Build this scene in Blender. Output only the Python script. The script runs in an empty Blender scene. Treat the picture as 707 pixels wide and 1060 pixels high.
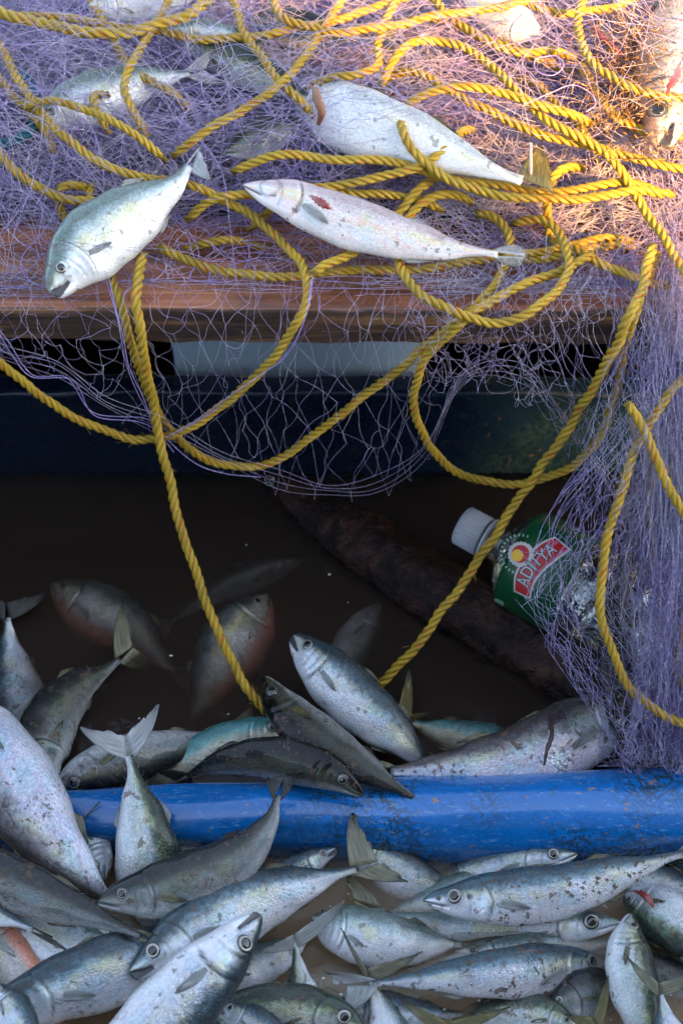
import bpy, bmesh, math, random
import numpy as np
from mathutils import Vector, Matrix, noise as mnoise

random.seed(7)
rng = np.random.default_rng(11)
R = math.radians
C = bpy.context.scene.collection
scene = bpy.context.scene

# ------------------------------------------------------------------ camera
PITCH = 52.0
DIST = 1.5
LENS = 60.0
CAM = np.array([0.0, -DIST * math.cos(R(PITCH)), DIST * math.sin(R(PITCH))])
cam_data = bpy.data.cameras.new('camera')
cam = bpy.data.objects.new('camera', cam_data)
C.objects.link(cam)
cam.location = CAM
cam.rotation_euler = (R(90 - PITCH), 0, 0)
cam_data.sensor_fit = 'VERTICAL'
cam_data.sensor_height = 36
cam_data.sensor_width = 24
cam_data.lens = LENS
cam_data.clip_start = 0.02
cam_data.clip_end = 3000
cam_data.dof.use_dof = True
cam_data.dof.focus_distance = 1.27
cam_data.dof.aperture_fstop = 6.5
scene.camera = cam

# ------------------------------------------------------------------ world, sun, exposure
SUN_AZ = R(43)      # compass direction the sun stands in: right of and behind the camera
SUN_EL = R(27)
world = bpy.data.worlds.new('World')
scene.world = world
world.use_nodes = True
wn = world.node_tree
wn.nodes.clear()
sky = wn.nodes.new('ShaderNodeTexSky')
sky.sky_type = 'NISHITA'
sky.sun_disc = False
sky.sun_elevation = SUN_EL
sky.sun_rotation = math.pi / 2 + SUN_AZ
sky.dust_density = 2.0
bg = wn.nodes.new('ShaderNodeBackground')
bg.inputs['Strength'].default_value = 0.15
wo = wn.nodes.new('ShaderNodeOutputWorld')
hsv = wn.nodes.new('ShaderNodeHueSaturation')
hsv.inputs['Saturation'].default_value = 0.72
wn.links.new(sky.outputs[0], hsv.inputs['Color'])
wn.links.new(hsv.outputs[0], bg.inputs[0])
wn.links.new(bg.outputs[0], wo.inputs[0])
sd = bpy.data.lights.new('sun', 'SUN')
sd.energy = 4.8
sd.angle = R(3.0)
sd.color = (1.0, 0.50, 0.13)
sun = bpy.data.objects.new('sun', sd)
C.objects.link(sun)
sdir = Vector((math.cos(-SUN_AZ) * math.cos(SUN_EL), math.sin(-SUN_AZ) * math.cos(SUN_EL), math.sin(SUN_EL)))
sun.rotation_euler = sdir.to_track_quat('Z', 'Y').to_euler()
sun.location = (2, -2, 3)
scene.view_settings.view_transform = 'Standard'
scene.view_settings.look = 'None'
scene.view_settings.exposure = 2.3
scene.view_settings.gamma = 1
scene.view_settings.use_curve_mapping = False
scene.cycles.use_denoising = True
scene.cycles.max_bounces = 8
scene.cycles.transparent_max_bounces = 24
scene.cycles.volume_bounces = 6
scene.cycles.caustics_reflective = False
scene.cycles.caustics_refractive = False

# ------------------------------------------------------------------ geometry helpers
FPX = LENS / 36.0 * 1060.0
_cp, _sp = math.cos(R(PITCH)), math.sin(R(PITCH))
FWD = np.array([0, _cp, -_sp])
UPV = np.array([0, _sp, _cp])
RGT = np.array([1.0, 0, 0])


def ray(px, py):
    return FWD + RGT * (px - 353.5) / FPX - UPV * (py - 530.0) / FPX


def P(px, py, z=0.0):
    """point on the level plane at height z"""
    r = ray(px, py)
    return CAM + r * ((z - CAM[2]) / r[2])


def PY(px, py, y):
    """point on the upright plane at depth y"""
    r = ray(px, py)
    return CAM + r * ((y - CAM[1]) / r[1])


def proj(p):
    d = np.asarray(p) - CAM
    f = d @ FWD
    return np.array([353.5 + FPX * (d @ RGT) / f, 530.0 - FPX * (d @ UPV) / f])


def sstep(a, b, x):
    t = np.clip((x - a) / (b - a), 0, 1)
    return t * t * (3 - 2 * t)


ZP = 0.30            # top of the thwart plank
YF = -0.048          # its front face


def heap_h(y):
    return 0.006 + 0.042 * sstep(0.0, 0.10, y)


def drape(px, py, lift=0.0):
    """lies on the net heap, then hangs down the front of the plank"""
    z = ZP + lift + 0.006
    for _ in range(4):
        p = P(px, py, z)
        z = ZP + lift + heap_h(p[1])
    if p[1] < YF - 0.008 - lift:
        p = PY(px, py, YF - 0.008 - lift)
    return p


def slope(px, py, lift=0.0):
    """the curtain of net that slides from the plank's right end down to the blue beam"""
    if py < 300:
        return drape(px, py, lift)
    t = min(1, (py - 300) / 490.0)
    a = drape(px, 300, lift)[2]
    return P(px, py, a * (1 - t) + (0.045 + lift) * t)


def catmull(pts, n=None, step=None):
    pts = np.asarray(pts, float)
    q = np.vstack([2 * pts[0] - pts[1], pts, 2 * pts[-1] - pts[-2]])
    out = []
    for i in range(1, len(q) - 2):
        t = np.linspace(0, 1, 24, endpoint=False)[:, None]
        p0, p1, p2, p3 = q[i - 1], q[i], q[i + 1], q[i + 2]
        out.append(0.5 * ((2 * p1) + (-p0 + p2) * t + (2 * p0 - 5 * p1 + 4 * p2 - p3) * t ** 2 + (-p0 + 3 * p1 - 3 * p2 + p3) * t ** 3))
    out.append(pts[-1:])
    d = np.vstack(out)
    s = np.concatenate([[0], np.cumsum(np.linalg.norm(np.diff(d, axis=0), axis=1))])
    if n is None:
        n = max(4, int(s[-1] / step))
    u = np.linspace(0, s[-1], n)
    return np.stack([np.interp(u, s, d[:, k]) for k in range(d.shape[1])], 1), s[-1]


def mesh_np(name, V, F, uv=None, attrs=None, smooth=True):
    """V (n,3), F list/array of quads or tris (fixed width array, or list of arrays)"""
    me = bpy.data.meshes.new(name)
    V = np.asarray(V, np.float32)
    if not isinstance(F, list):
        F = [F]
    nl = sum(f.size for f in F)
    npoly = sum(len(f) for f in F)
    me.vertices.add(len(V))
    me.vertices.foreach_set('co', V.ravel())
    me.loops.add(nl)
    me.loops.foreach_set('vertex_index', np.concatenate([f.ravel() for f in F]).astype(np.int32))
    me.polygons.add(npoly)
    tot = np.concatenate([np.full(len(f), f.shape[1], np.int32) for f in F])
    st = np.concatenate([[0], np.cumsum(tot)[:-1]]).astype(np.int32)
    me.polygons.foreach_set('loop_start', st)
    me.polygons.foreach_set('loop_total', tot)
    me.polygons.foreach_set('use_smooth', np.full(npoly, smooth, bool))
    me.update(calc_edges=True)
    if uv is not None:
        ul = me.uv_layers.new(name='UVMap')
        li = np.empty(nl, np.int32)
        me.loops.foreach_get('vertex_index', li)
        ul.data.foreach_set('uv', np.asarray(uv, np.float32)[li].ravel())
    for k, v in (attrs or {}).items():
        a = me.attributes.new(k, 'FLOAT', 'POINT')
        a.data.foreach_set('value', np.asarray(v, np.float32))
    me.validate()
    return me


def link(name, me, mat, parent=None, loc=None):
    o = bpy.data.objects.new(name, me)
    C.objects.link(o)
    if mat is not None:
        me.materials.append(mat)
    if parent is not None:
        o.parent = parent
    if loc is not None:
        o.location = loc
    return o


def tag(o, label, cat, group=None, kind=None):
    if label:
        o['label'] = label
    if cat:
        o['category'] = cat
    if group:
        o['group'] = group
    if kind:
        o['kind'] = kind
    return o


def struct(o):
    o['kind'] = 'structure'
    return o


def empty(name, loc):
    o = bpy.data.objects.new(name, None)
    o.empty_display_size = 0.02
    C.objects.link(o)
    o.location = loc
    return o


def tubes(paths, rad, sides=3):
    """paths (N,K,3) -> verts, quads ; rad scalar, (N,) or (N,K)"""
    paths = np.asarray(paths, float)
    N, K, _ = paths.shape
    T = np.gradient(paths, axis=1)
    T /= np.linalg.norm(T, axis=2, keepdims=True) + 1e-12
    ref = np.tile(np.array([0.31, -0.62, 0.72]), (N, K, 1))
    U = np.cross(T, ref)
    U /= np.linalg.norm(U, axis=2, keepdims=True) + 1e-9
    W = np.cross(T, U)
    rad = np.asarray(rad, float)
    if rad.ndim == 0:
        rad = np.full((N, K), float(rad))
    elif rad.ndim == 1:
        rad = np.repeat(rad[:, None], K, 1)
    a = np.arange(sides) / sides * 2 * np.pi
    V = paths[:, :, None, :] + rad[:, :, None, None] * (U[:, :, None, :] * np.cos(a)[None, None, :, None] + W[:, :, None, :] * np.sin(a)[None, None, :, None])
    V = V.reshape(-1, 3)
    n, k, s = np.meshgrid(np.arange(N), np.arange(K - 1), np.arange(sides), indexing='ij')
    b = (n * K + k) * sides
    s2 = (s + 1) % sides
    F = np.stack([b + s, b + s2, b + sides + s2, b + sides + s], -1).reshape(-1, 4)
    return V, F


def grid_faces(nu, nv, wrap=False, off=0):
    i, j = np.meshgrid(np.arange(nu - 1), np.arange(nv if wrap else nv - 1), indexing='ij')
    j2 = (j + 1) % nv
    return (np.stack([i * nv + j, i * nv + j2, (i + 1) * nv + j2, (i + 1) * nv + j], -1).reshape(-1, 4)) + off


def merge(parts):
    V, F, o = [], [], 0
    for v, f in parts:
        V.append(v)
        F.append(f + o)
        o += len(v)
    return np.vstack(V), np.vstack(F)


# ------------------------------------------------------------------ node helpers
class NT:
    def __init__(self, name):
        self.m = bpy.data.materials.new(name)
        self.m.use_nodes = True
        self.t = self.m.node_tree
        self.t.nodes.clear()
        self.out = self.t.nodes.new('ShaderNodeOutputMaterial')

    def n(self, typ, **kw):
        nd = self.t.nodes.new(typ)
        for k, v in kw.items():
            if k in ('operation', 'blend_type', 'data_type', 'feature', 'noise_dimensions', 'wave_type', 'distance', 'clamp', 'attribute_name', 'bands_direction', 'voronoi_dimensions'):
                setattr(nd, k, v)
            else:
                key = k.replace('_', ' ')
                inp = nd.inputs[int(k[1:])] if (k[0] == 'i' and k[1:].isdigit()) else nd.inputs[key]
                if hasattr(v, 'is_output') or isinstance(v, bpy.types.NodeSocket):
                    self.t.links.new(v, inp)
                else:
                    inp.default_value = v
        return nd

    def math(self, op, a, b=0.0, clamp=False):
        nd = self.t.nodes.new('ShaderNodeMath')
        nd.operation = op
        nd.use_clamp = clamp
        for i, v in enumerate((a, b)):
            if isinstance(v, bpy.types.NodeSocket):
                self.t.links.new(v, nd.inputs[i])
            else:
                nd.inputs[i].default_value = v
        return nd.outputs[0]

    def mix(self, f, a, b, mode='MIX'):
        nd = self.t.nodes.new('ShaderNodeMix')
        nd.data_type = 'RGBA'
        nd.blend_type = mode
        for i, v in ((0, f), (6, a), (7, b)):
            if isinstance(v, bpy.types.NodeSocket):
                self.t.links.new(v, nd.inputs[i])
            else:
                if i:
                    v = (v[0], v[1], v[2], 1.0)
                nd.inputs[i].default_value = v
        return nd.outputs[2]

    def ramp(self, f, stops, interp='LINEAR'):
        nd = self.t.nodes.new('ShaderNodeValToRGB')
        cr = nd.color_ramp
        cr.interpolation = interp
        while len(cr.elements) < len(stops):
            cr.elements.new(0.5)
        for e, (p, c) in zip(cr.elements, stops):
            e.position = p
            e.color = (c, c, c, 1) if not hasattr(c, '__len__') else (c[0], c[1], c[2], 1)
        self.t.links.new(f, nd.inputs[0])
        return nd.outputs[0]

    def vec(self, v, scale=(1, 1, 1), rot=(0, 0, 0), loc=(0, 0, 0)):
        nd = self.t.nodes.new('ShaderNodeMapping')
        self.t.links.new(v, nd.inputs[0])
        nd.inputs['Scale'].default_value = scale
        nd.inputs['Rotation'].default_value = rot
        nd.inputs['Location'].default_value = loc
        return nd.outputs[0]

    def noise(self, v, scale=5, detail=3, rough=0.5, dist=0.0):
        return self.n('ShaderNodeTexNoise', Vector=v, Scale=scale, Detail=detail, Roughness=rough, Distortion=dist).outputs[0]

    def bump(self, h, strength=0.3, dist=0.001, normal=None):
        kw = dict(Height=h, Strength=strength, Distance=dist)
        if normal is not None:
            kw['Normal'] = normal
        return self.n('ShaderNodeBump', **kw).outputs[0]

    def finish(self, sh, vol=None):
        self.t.links.new(sh, self.out.inputs[0])
        if vol is not None:
            self.t.links.new(vol, self.out.inputs[1])
        return self.m

    def pbsdf(self, **kw):
        nd = self.t.nodes.new('ShaderNodeBsdfPrincipled')
        for k, v in kw.items():
            inp = nd.inputs[k.replace('_', ' ')]
            if isinstance(v, bpy.types.NodeSocket):
                self.t.links.new(v, inp)
            else:
                if k in ('Base_Color', 'Coat_Tint', 'Specular_Tint', 'Sheen_Tint') and len(v) == 3:
                    v = (*v, 1)
                inp.default_value = v
        return nd.outputs[0]


def simple(name, col, rough=0.5, metal=0.0, coat=0.0, var=0.15, nscale=30, bump=0.2, bdist=0.001):
    t = NT(name)
    co = t.n('ShaderNodeTexCoord').outputs['Object']
    n = t.noise(co, nscale, 4)
    c = t.mix(n, tuple(x * (1 - var) for x in col), tuple(min(1, x * (1 + var)) for x in col))
    r = t.math('MULTIPLY_ADD', n, 0.2)
    return t.finish(t.pbsdf(Base_Color=c, Roughness=rough, Metallic=metal, Coat_Weight=coat, Normal=t.bump(n, bump, bdist)))


# ---- fish skin
def fish_mat(name, belly, flank, upper, back, mud=0.3, metal=0.28, rough=0.28, irid=0.35, marks=0.7, bright=1.0, coat=0.45, spec=0.38, pink=(0.70, 0.58, 0.60)):
    t = NT(name)
    uv = t.n('ShaderNodeUVMap').outputs[0]
    co = t.n('ShaderNodeTexCoord').outputs['Object']
    rnd = t.n('ShaderNodeObjectInfo').outputs['Random']
    off = t.n('ShaderNodeCombineXYZ', X=t.math('MULTIPLY', rnd, 37.0), Y=t.math('MULTIPLY', rnd, 11.0), Z=0.0).outputs[0]
    co = t.n('ShaderNodeVectorMath', i0=co, i1=off).outputs[0]
    uvo = t.n('ShaderNodeVectorMath', i0=uv, i1=off).outputs[0]
    sep = t.n('ShaderNodeSeparateXYZ', Vector=uv)
    u, v = sep.outputs[0], sep.outputs[1]
    n1 = t.noise(t.vec(uvo, (9, 2.5, 1)), 1.0, 4, 0.6)
    v2 = t.math('ADD', v, t.math('MULTIPLY', t.math('SUBTRACT', n1, 0.5), 0.16))
    base = t.ramp(v2, [(0.0, belly), (0.28, belly), (0.40, flank), (0.53, flank), (0.63, upper), (0.74, back)])
    # mottles: wavy dark marks over the back
    nm = t.noise(t.vec(uvo, (26, 9, 1), rot=(0, 0, 0.5)), 1.0, 2, 0.5, 1.2)
    mk = t.math('MULTIPLY', t.ramp(nm, [(0.47, 0.0), (0.56, 1.0)]), t.ramp(v2, [(0.52, 0.0), (0.62, 1.0)]))
    mk = t.math('MULTIPLY', mk, marks)
    base = t.mix(mk, base, tuple(x * 0.35 for x in back))
    # a row of longitudinal faint lines on the flank
    ln = t.noise(t.vec(uvo, (5, 34, 1)), 1.0, 2)
    base = t.mix(t.math('MULTIPLY', t.ramp(ln, [(0.5, 0.0), (0.68, 1.0)]), 0.22), base, tuple(x * 0.5 for x in upper))
    # bony plates of the head, tone by tone; each scale its own glint
    hm = t.ramp(u, [(0.225, 1.0), (0.25, 0.0)])
    pv = t.n('ShaderNodeTexVoronoi', Vector=t.vec(t.n('ShaderNodeVectorMath', i0=uvo, i1=t.n('ShaderNodeTexNoise', Vector=t.vec(uvo, (20, 8, 1)), Scale=1.0).outputs[1]).outputs[0], (15, 5, 1)), Scale=1.0, feature='F1')
    pc = t.n('ShaderNodeSeparateColor', Color=pv.outputs[1]).outputs[0]
    base = t.mix(t.math('MULTIPLY', hm, 0.55), base, t.ramp(pc, [(0.0, 0.12), (0.5, 0.5), (1.0, 0.85)]), 'OVERLAY')
    crown = t.math('MULTIPLY', t.ramp(u, [(0.16, 1.0), (0.26, 0.0)]), t.ramp(v, [(0.57, 0.0), (0.68, 1.0)]))
    base = t.mix(t.math('MULTIPLY', crown, 0.75), base, back)
    # yellow green sheen along the flank, and the lateral line
    ny = t.noise(t.vec(uvo, (6, 3, 1)), 1.0, 3, 0.6)
    yb = t.math('MULTIPLY', t.ramp(v, [(0.36, 0.0), (0.50, 1.0), (0.58, 1.0), (0.68, 0.0)]), t.ramp(ny, [(0.46, 0.0), (0.62, 1.0)]))
    base = t.mix(t.math('MULTIPLY', yb, 0.8), base, tuple(min(1, f * k) for f, k in zip(flank, (0.85, 0.80, 0.38))))
    nd = t.noise(t.vec(uvo, (60, 16, 1)), 1.0, 2, 0.6)
    sd2 = t.math('MULTIPLY', t.ramp(v, [(0.40, 0.0), (0.52, 1.0)]), t.ramp(nd, [(0.60, 0.0), (0.66, 1.0)]))
    base = t.mix(t.math('MULTIPLY', sd2, 0.45 * min(1, marks + .1)), base, tuple(x * .5 for x in upper))
    # iridescence of the silver skin
    ni = t.noise(t.vec(uvo, (7, 3.0, 1)), 1.0, 3, 0.6)
    ic = t.ramp(ni, [(0.30, (0.22, 0.55, 0.68)), (0.44, (0.62, 0.68, 0.72)), (0.53, pink), (0.60, (0.42, 0.56, 0.76)), (0.70, (0.38, 0.66, 0.62))])
    flm = t.ramp(v, [(0.05, 0.3), (0.3, 1.0), (0.52, 1.0), (0.66, 0.12)])
    base = t.mix(t.math('MULTIPLY', flm, irid), base, ic)
    lowb = t.math('MULTIPLY', t.ramp(v, [(0.10, 1.0), (0.36, 0.0)]), 0.35)
    base = t.mix(lowb, base, belly)
    # fine tonal grain
    ng = t.noise(co, 420, 3, 0.7)
    base = t.mix(0.32, base, t.ramp(ng, [(0.3, 0.28), (0.7, 0.75)]), 'OVERLAY')
    nb = t.noise(co, 55, 4, 0.6)
    base = t.mix(0.18, base, t.ramp(nb, [(0.3, 0.25), (0.7, 0.75)]), 'OVERLAY')
    # scales and their bump
    sc = t.n('ShaderNodeTexVoronoi', Vector=t.vec(uvo, (120, 60, 1)), Scale=1.0, feature='F1')
    hd = t.ramp(u, [(0.24, 0.0), (0.27, 1.0)])
    base = t.mix(t.math('MULTIPLY', t.math('MULTIPLY', sc.outputs[0], hd), 0.30), base, (0.05, 0.06, 0.07))
    gl = t.n('ShaderNodeSeparateColor', Color=sc.outputs[1]).outputs[0]
    base = t.mix(t.math('MULTIPLY', hd, 0.30), base, t.ramp(gl, [(0.0, 0.18), (0.7, 0.5), (1.0, 0.95)]), 'OVERLAY')
    # brown specks of silt
    ns = t.noise(co, 210, 3, 0.65)
    nl = t.noise(co, 26, 2, 0.5)
    md = t.math('MULTIPLY', t.ramp(ns, [(0.56, 0.0), (0.62, 1.0)]), t.ramp(nl, [(0.62 - 0.25 * mud, 0.0), (0.72 - 0.22 * mud, 1.0)]))
    nt = t.noise(co, 160, 1, 0.4)
    md = t.math('MAXIMUM', md, t.ramp(nt, [(0.69, 0.0), (0.72, 0.85)]))
    md = t.math('MULTIPLY', md, min(1, 0.55 + mud * 0.5))
    base = t.mix(md, base, (0.10, 0.065, 0.04))
    at = t.n('ShaderNodeAttribute', attribute_name='mark').outputs['Fac']
    base = t.mix(at, base, (0.02, 0.02, 0.022))
    if bright != 1.0:
        base = t.mix(1.0, base, (bright, bright, bright), 'MULTIPLY')
    mt = t.math('MULTIPLY', t.math('SUBTRACT', 1.0, md), t.math('MULTIPLY', t.math('SUBTRACT', 1.0, at), metal))
    rg = t.math('ADD', t.math('MULTIPLY', nb, 0.3), t.math('ADD', t.math('MULTIPLY', md, 0.4), rough - 0.15))
    hgt = t.math('ADD', t.math('MULTIPLY', t.math('MULTIPLY', sc.outputs[0], hd), -0.35), t.math('ADD', t.math('MULTIPLY', nb, 0.5), t.math('ADD', t.math('MULTIPLY', md, 0.5), t.math('MULTIPLY', ng, 0.25))))
    return t.finish(t.pbsdf(Base_Color=base, Metallic=mt, Roughness=rg, Coat_Weight=coat, Coat_Roughness=0.05, Coat_IOR=1.38, Specular_IOR_Level=spec, Normal=t.bump(hgt, 0.6, 0.0012)))


def fin_mat(name, c1, c2, dark):
    t = NT(name)
    uv = t.n('ShaderNodeUVMap').outputs[0]
    sep = t.n('ShaderNodeSeparateXYZ', Vector=uv)
    w = t.n('ShaderNodeTexNoise', Vector=t.vec(uv, (2.5, 34, 1)), Scale=1.0, Detail=2).outputs[0]
    c = t.mix(t.ramp(w, [(0.44, 0.0), (0.56, 1.0)]), c1, tuple(x * .7 for x in c2))
    c = t.mix(t.ramp(sep.outputs[0], [(0.55, 0.0), (1.0, 0.85)]), c, dark)
    d = t.n('ShaderNodeBsdfTranslucent', Color=c).outputs[0]
    p = t.pbsdf(Base_Color=c, Roughness=0.35, Coat_Weight=0.5, Coat_Roughness=0.15, Normal=t.bump(w, 0.8, 0.0012))
    m = t.n('ShaderNodeMixShader', Fac=0.22)
    t.t.links.new(p, m.inputs[1])
    t.t.links.new(d, m.inputs[2])
    edge = t.math('ADD', t.math('MULTIPLY', t.ramp(sep.outputs[0], [(0.1, 0.0), (0.9, 0.55)]), t.ramp(w, [(0.42, 1.0), (0.56, 0.1)])), 0.10)
    e = t.n('ShaderNodeMixShader', Fac=edge)
    t.t.links.new(m.outputs[0], e.inputs[1])
    t.t.links.new(t.n('ShaderNodeBsdfTransparent').outputs[0], e.inputs[2])
    return t.finish(e.outputs[0])


def iris_mat(name, col):
    t = NT(name)
    a = t.n('ShaderNodeAttribute', attribute_name='rr').outputs['Fac']
    co = t.n('ShaderNodeTexCoord').outputs['Object']
    n = t.noise(co, 500, 2)
    aa = t.math('ADD', a, t.math('MULTIPLY', t.math('SUBTRACT', n, 0.5), 0.12))
    c = t.ramp(aa, [(0.54, (0.07, 0.06, 0.05)), (0.62, (0.50, 0.46, 0.33)), (0.70, col), (0.84, tuple(x * 0.6 for x in col)), (0.93, (0.04, 0.045, 0.05))])
    return t.finish(t.pbsdf(Base_Color=c, Roughness=0.25, Metallic=0.35, Coat_Weight=1.0, Coat_Roughness=0.03))


SILVER = fish_mat('skin_silver', (0.86, 0.88, 0.89), (0.62, 0.71, 0.76), (0.11, 0.21, 0.26), (0.015, 0.04, 0.05), mud=0.35)
SILVER_MUD = fish_mat('skin_silver_silted', (0.84, 0.87, 0.90), (0.64, 0.73, 0.80), (0.15, 0.27, 0.33), (0.025, 0.07, 0.09), mud=0.85, marks=0.4)
PALE = fish_mat('skin_pale', (0.88, 0.90, 0.91), (0.80, 0.86, 0.88), (0.42, 0.54, 0.57), (0.14, 0.20, 0.17), mud=0.15, metal=0.25, irid=0.2, marks=0.2)
WHITE = fish_mat('skin_white', (0.90, 0.90, 0.90), (0.88, 0.89, 0.90), (0.80, 0.82, 0.84), (0.5, 0.52, 0.5), mud=0.10, metal=0.05, irid=0.12, marks=0.0, rough=0.4)
PINK = fish_mat('skin_pinkish', (0.90, 0.86, 0.85), (0.86, 0.82, 0.82), (0.66, 0.60, 0.62), (0.45, 0.36, 0.36), mud=0.3, metal=0.05, irid=0.28, marks=0.0, rough=0.4, pink=(0.85, 0.35, 0.30))
GREEN = fish_mat('skin_green', (0.76, 0.80, 0.80), (0.52, 0.60, 0.56), (0.10, 0.16, 0.06), (0.02, 0.04, 0.018), mud=0.45, marks=0.9, irid=0.25)
OLIVE = fish_mat('skin_olive_dark', (0.36, 0.39, 0.38), (0.13, 0.16, 0.15), (0.035, 0.045, 0.028), (0.007, 0.009, 0.007), mud=0.6, marks=0.5, irid=0.12, metal=0.1, coat=0.6, spec=0.3)
BLACK = fish_mat('skin_black', (0.20, 0.21, 0.20), (0.045, 0.05, 0.035), (0.006, 0.007, 0.005), (0.002, 0.002, 0.002), mud=0.9, marks=1.0, irid=0.02, metal=0.0, rough=0.24, coat=0.5, spec=0.2)
PURPLE = fish_mat('skin_lilac', (0.74, 0.77, 0.84), (0.56, 0.64, 0.74), (0.20, 0.20, 0.20), (0.06, 0.04, 0.035), mud=0.65, marks=0.9, irid=0.40, pink=(0.66, 0.48, 0.58))
ROSY = fish_mat('skin_rosy', (0.85, 0.34, 0.20), (0.46, 0.42, 0.36), (0.22, 0.22, 0.18), (0.06, 0.07, 0.06), mud=0.1, marks=0.2, irid=0.1, metal=0.15)
TEAL = fish_mat('skin_teal_gold', (0.62, 0.55, 0.34), (0.60, 0.60, 0.46), (0.16, 0.42, 0.40), (0.06, 0.22, 0.22), mud=0.2, marks=0.2, irid=0.15)
RUSTY = fish_mat('skin_rusty_grey', (0.60, 0.50, 0.44), (0.42, 0.44, 0.42), (0.30, 0.30, 0.27), (0.35, 0.20, 0.12), mud=0.8, marks=0.3, irid=0.3, metal=0.1, pink=(0.70, 0.30, 0.18))
FIN = fin_mat('fin_olive', (0.36, 0.35, 0.22), (0.20, 0.20, 0.12), (0.035, 0.035, 0.02))
FIN_GREY = fin_mat('fin_grey', (0.56, 0.60, 0.58), (0.40, 0.44, 0.42), (0.24, 0.25, 0.20))
FIN_YEL = fin_mat('fin_yellow', (0.27, 0.24, 0.06), (0.14, 0.13, 0.05), (0.03, 0.04, 0.03))
FIN_PALE = fin_mat('fin_pale', (0.66, 0.68, 0.66), (0.48, 0.52, 0.52), (0.36, 0.38, 0.36))
FIN_DARK = fin_mat('fin_dark', (0.06, 0.06, 0.045), (0.03, 0.03, 0.025), (0.015, 0.015, 0.012))
FIN_PECT = {'skin_black': FIN_DARK, 'skin_olive_dark': FIN, 'skin_green': FIN, 'skin_white': FIN_PALE, 'skin_pale': FIN_PALE, 'skin_pinkish': FIN_PALE}
IRIS = iris_mat('eye_iris', (0.30, 0.31, 0.28))
IRIS_D = iris_mat('eye_iris_dark', (0.10, 0.10, 0.08))
IRIS_W = iris_mat('eye_iris_pale', (0.50, 0.50, 0.43))
t = NT('eye_pupil')
PUPIL = t.finish(t.pbsdf(Base_Color=(0.006, 0.008, 0.012), Roughness=0.06, Coat_Weight=1.0, Coat_Roughness=0.02))
MOUTH = simple('mouth_inside', (0.10, 0.05, 0.05), 0.3)

# ---- fish builder
_U = np.array([0, .012, .03, .06, .10, .16, .23, .32, .42, .52, .62, .72, .80, .87, .93, .97, 1.0])
_TOP = np.array([.05, .14, .24, .37, .51, .69, .85, .97, 1.0, .96, .86, .69, .50, .33, .20, .145, .14])
_BOT = np.array([.05, .15, .26, .40, .55, .74, .90, 1.0, 1.02, .97, .84, .64, .45, .28, .17, .13, .13])
_WID = np.array([.04, .11, .19, .29, .38, .50, .59, .65, .67, .63, .54, .42, .31, .20, .13, .10, .08])


def _prof(x, ys):
    m = np.gradient(ys, _U)
    i = np.clip(np.searchsorted(_U, x) - 1, 0, len(_U) - 2)
    h = _U[i + 1] - _U[i]
    t = (x - _U[i]) / h
    return ((2 * t ** 3 - 3 * t ** 2 + 1) * ys[i] + (t ** 3 - 2 * t ** 2 + t) * h * m[i] + (-2 * t ** 3 + 3 * t ** 2) * ys[i + 1] + (t ** 3 - t ** 2) * h * m[i + 1])


FISH_N = 0


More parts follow.
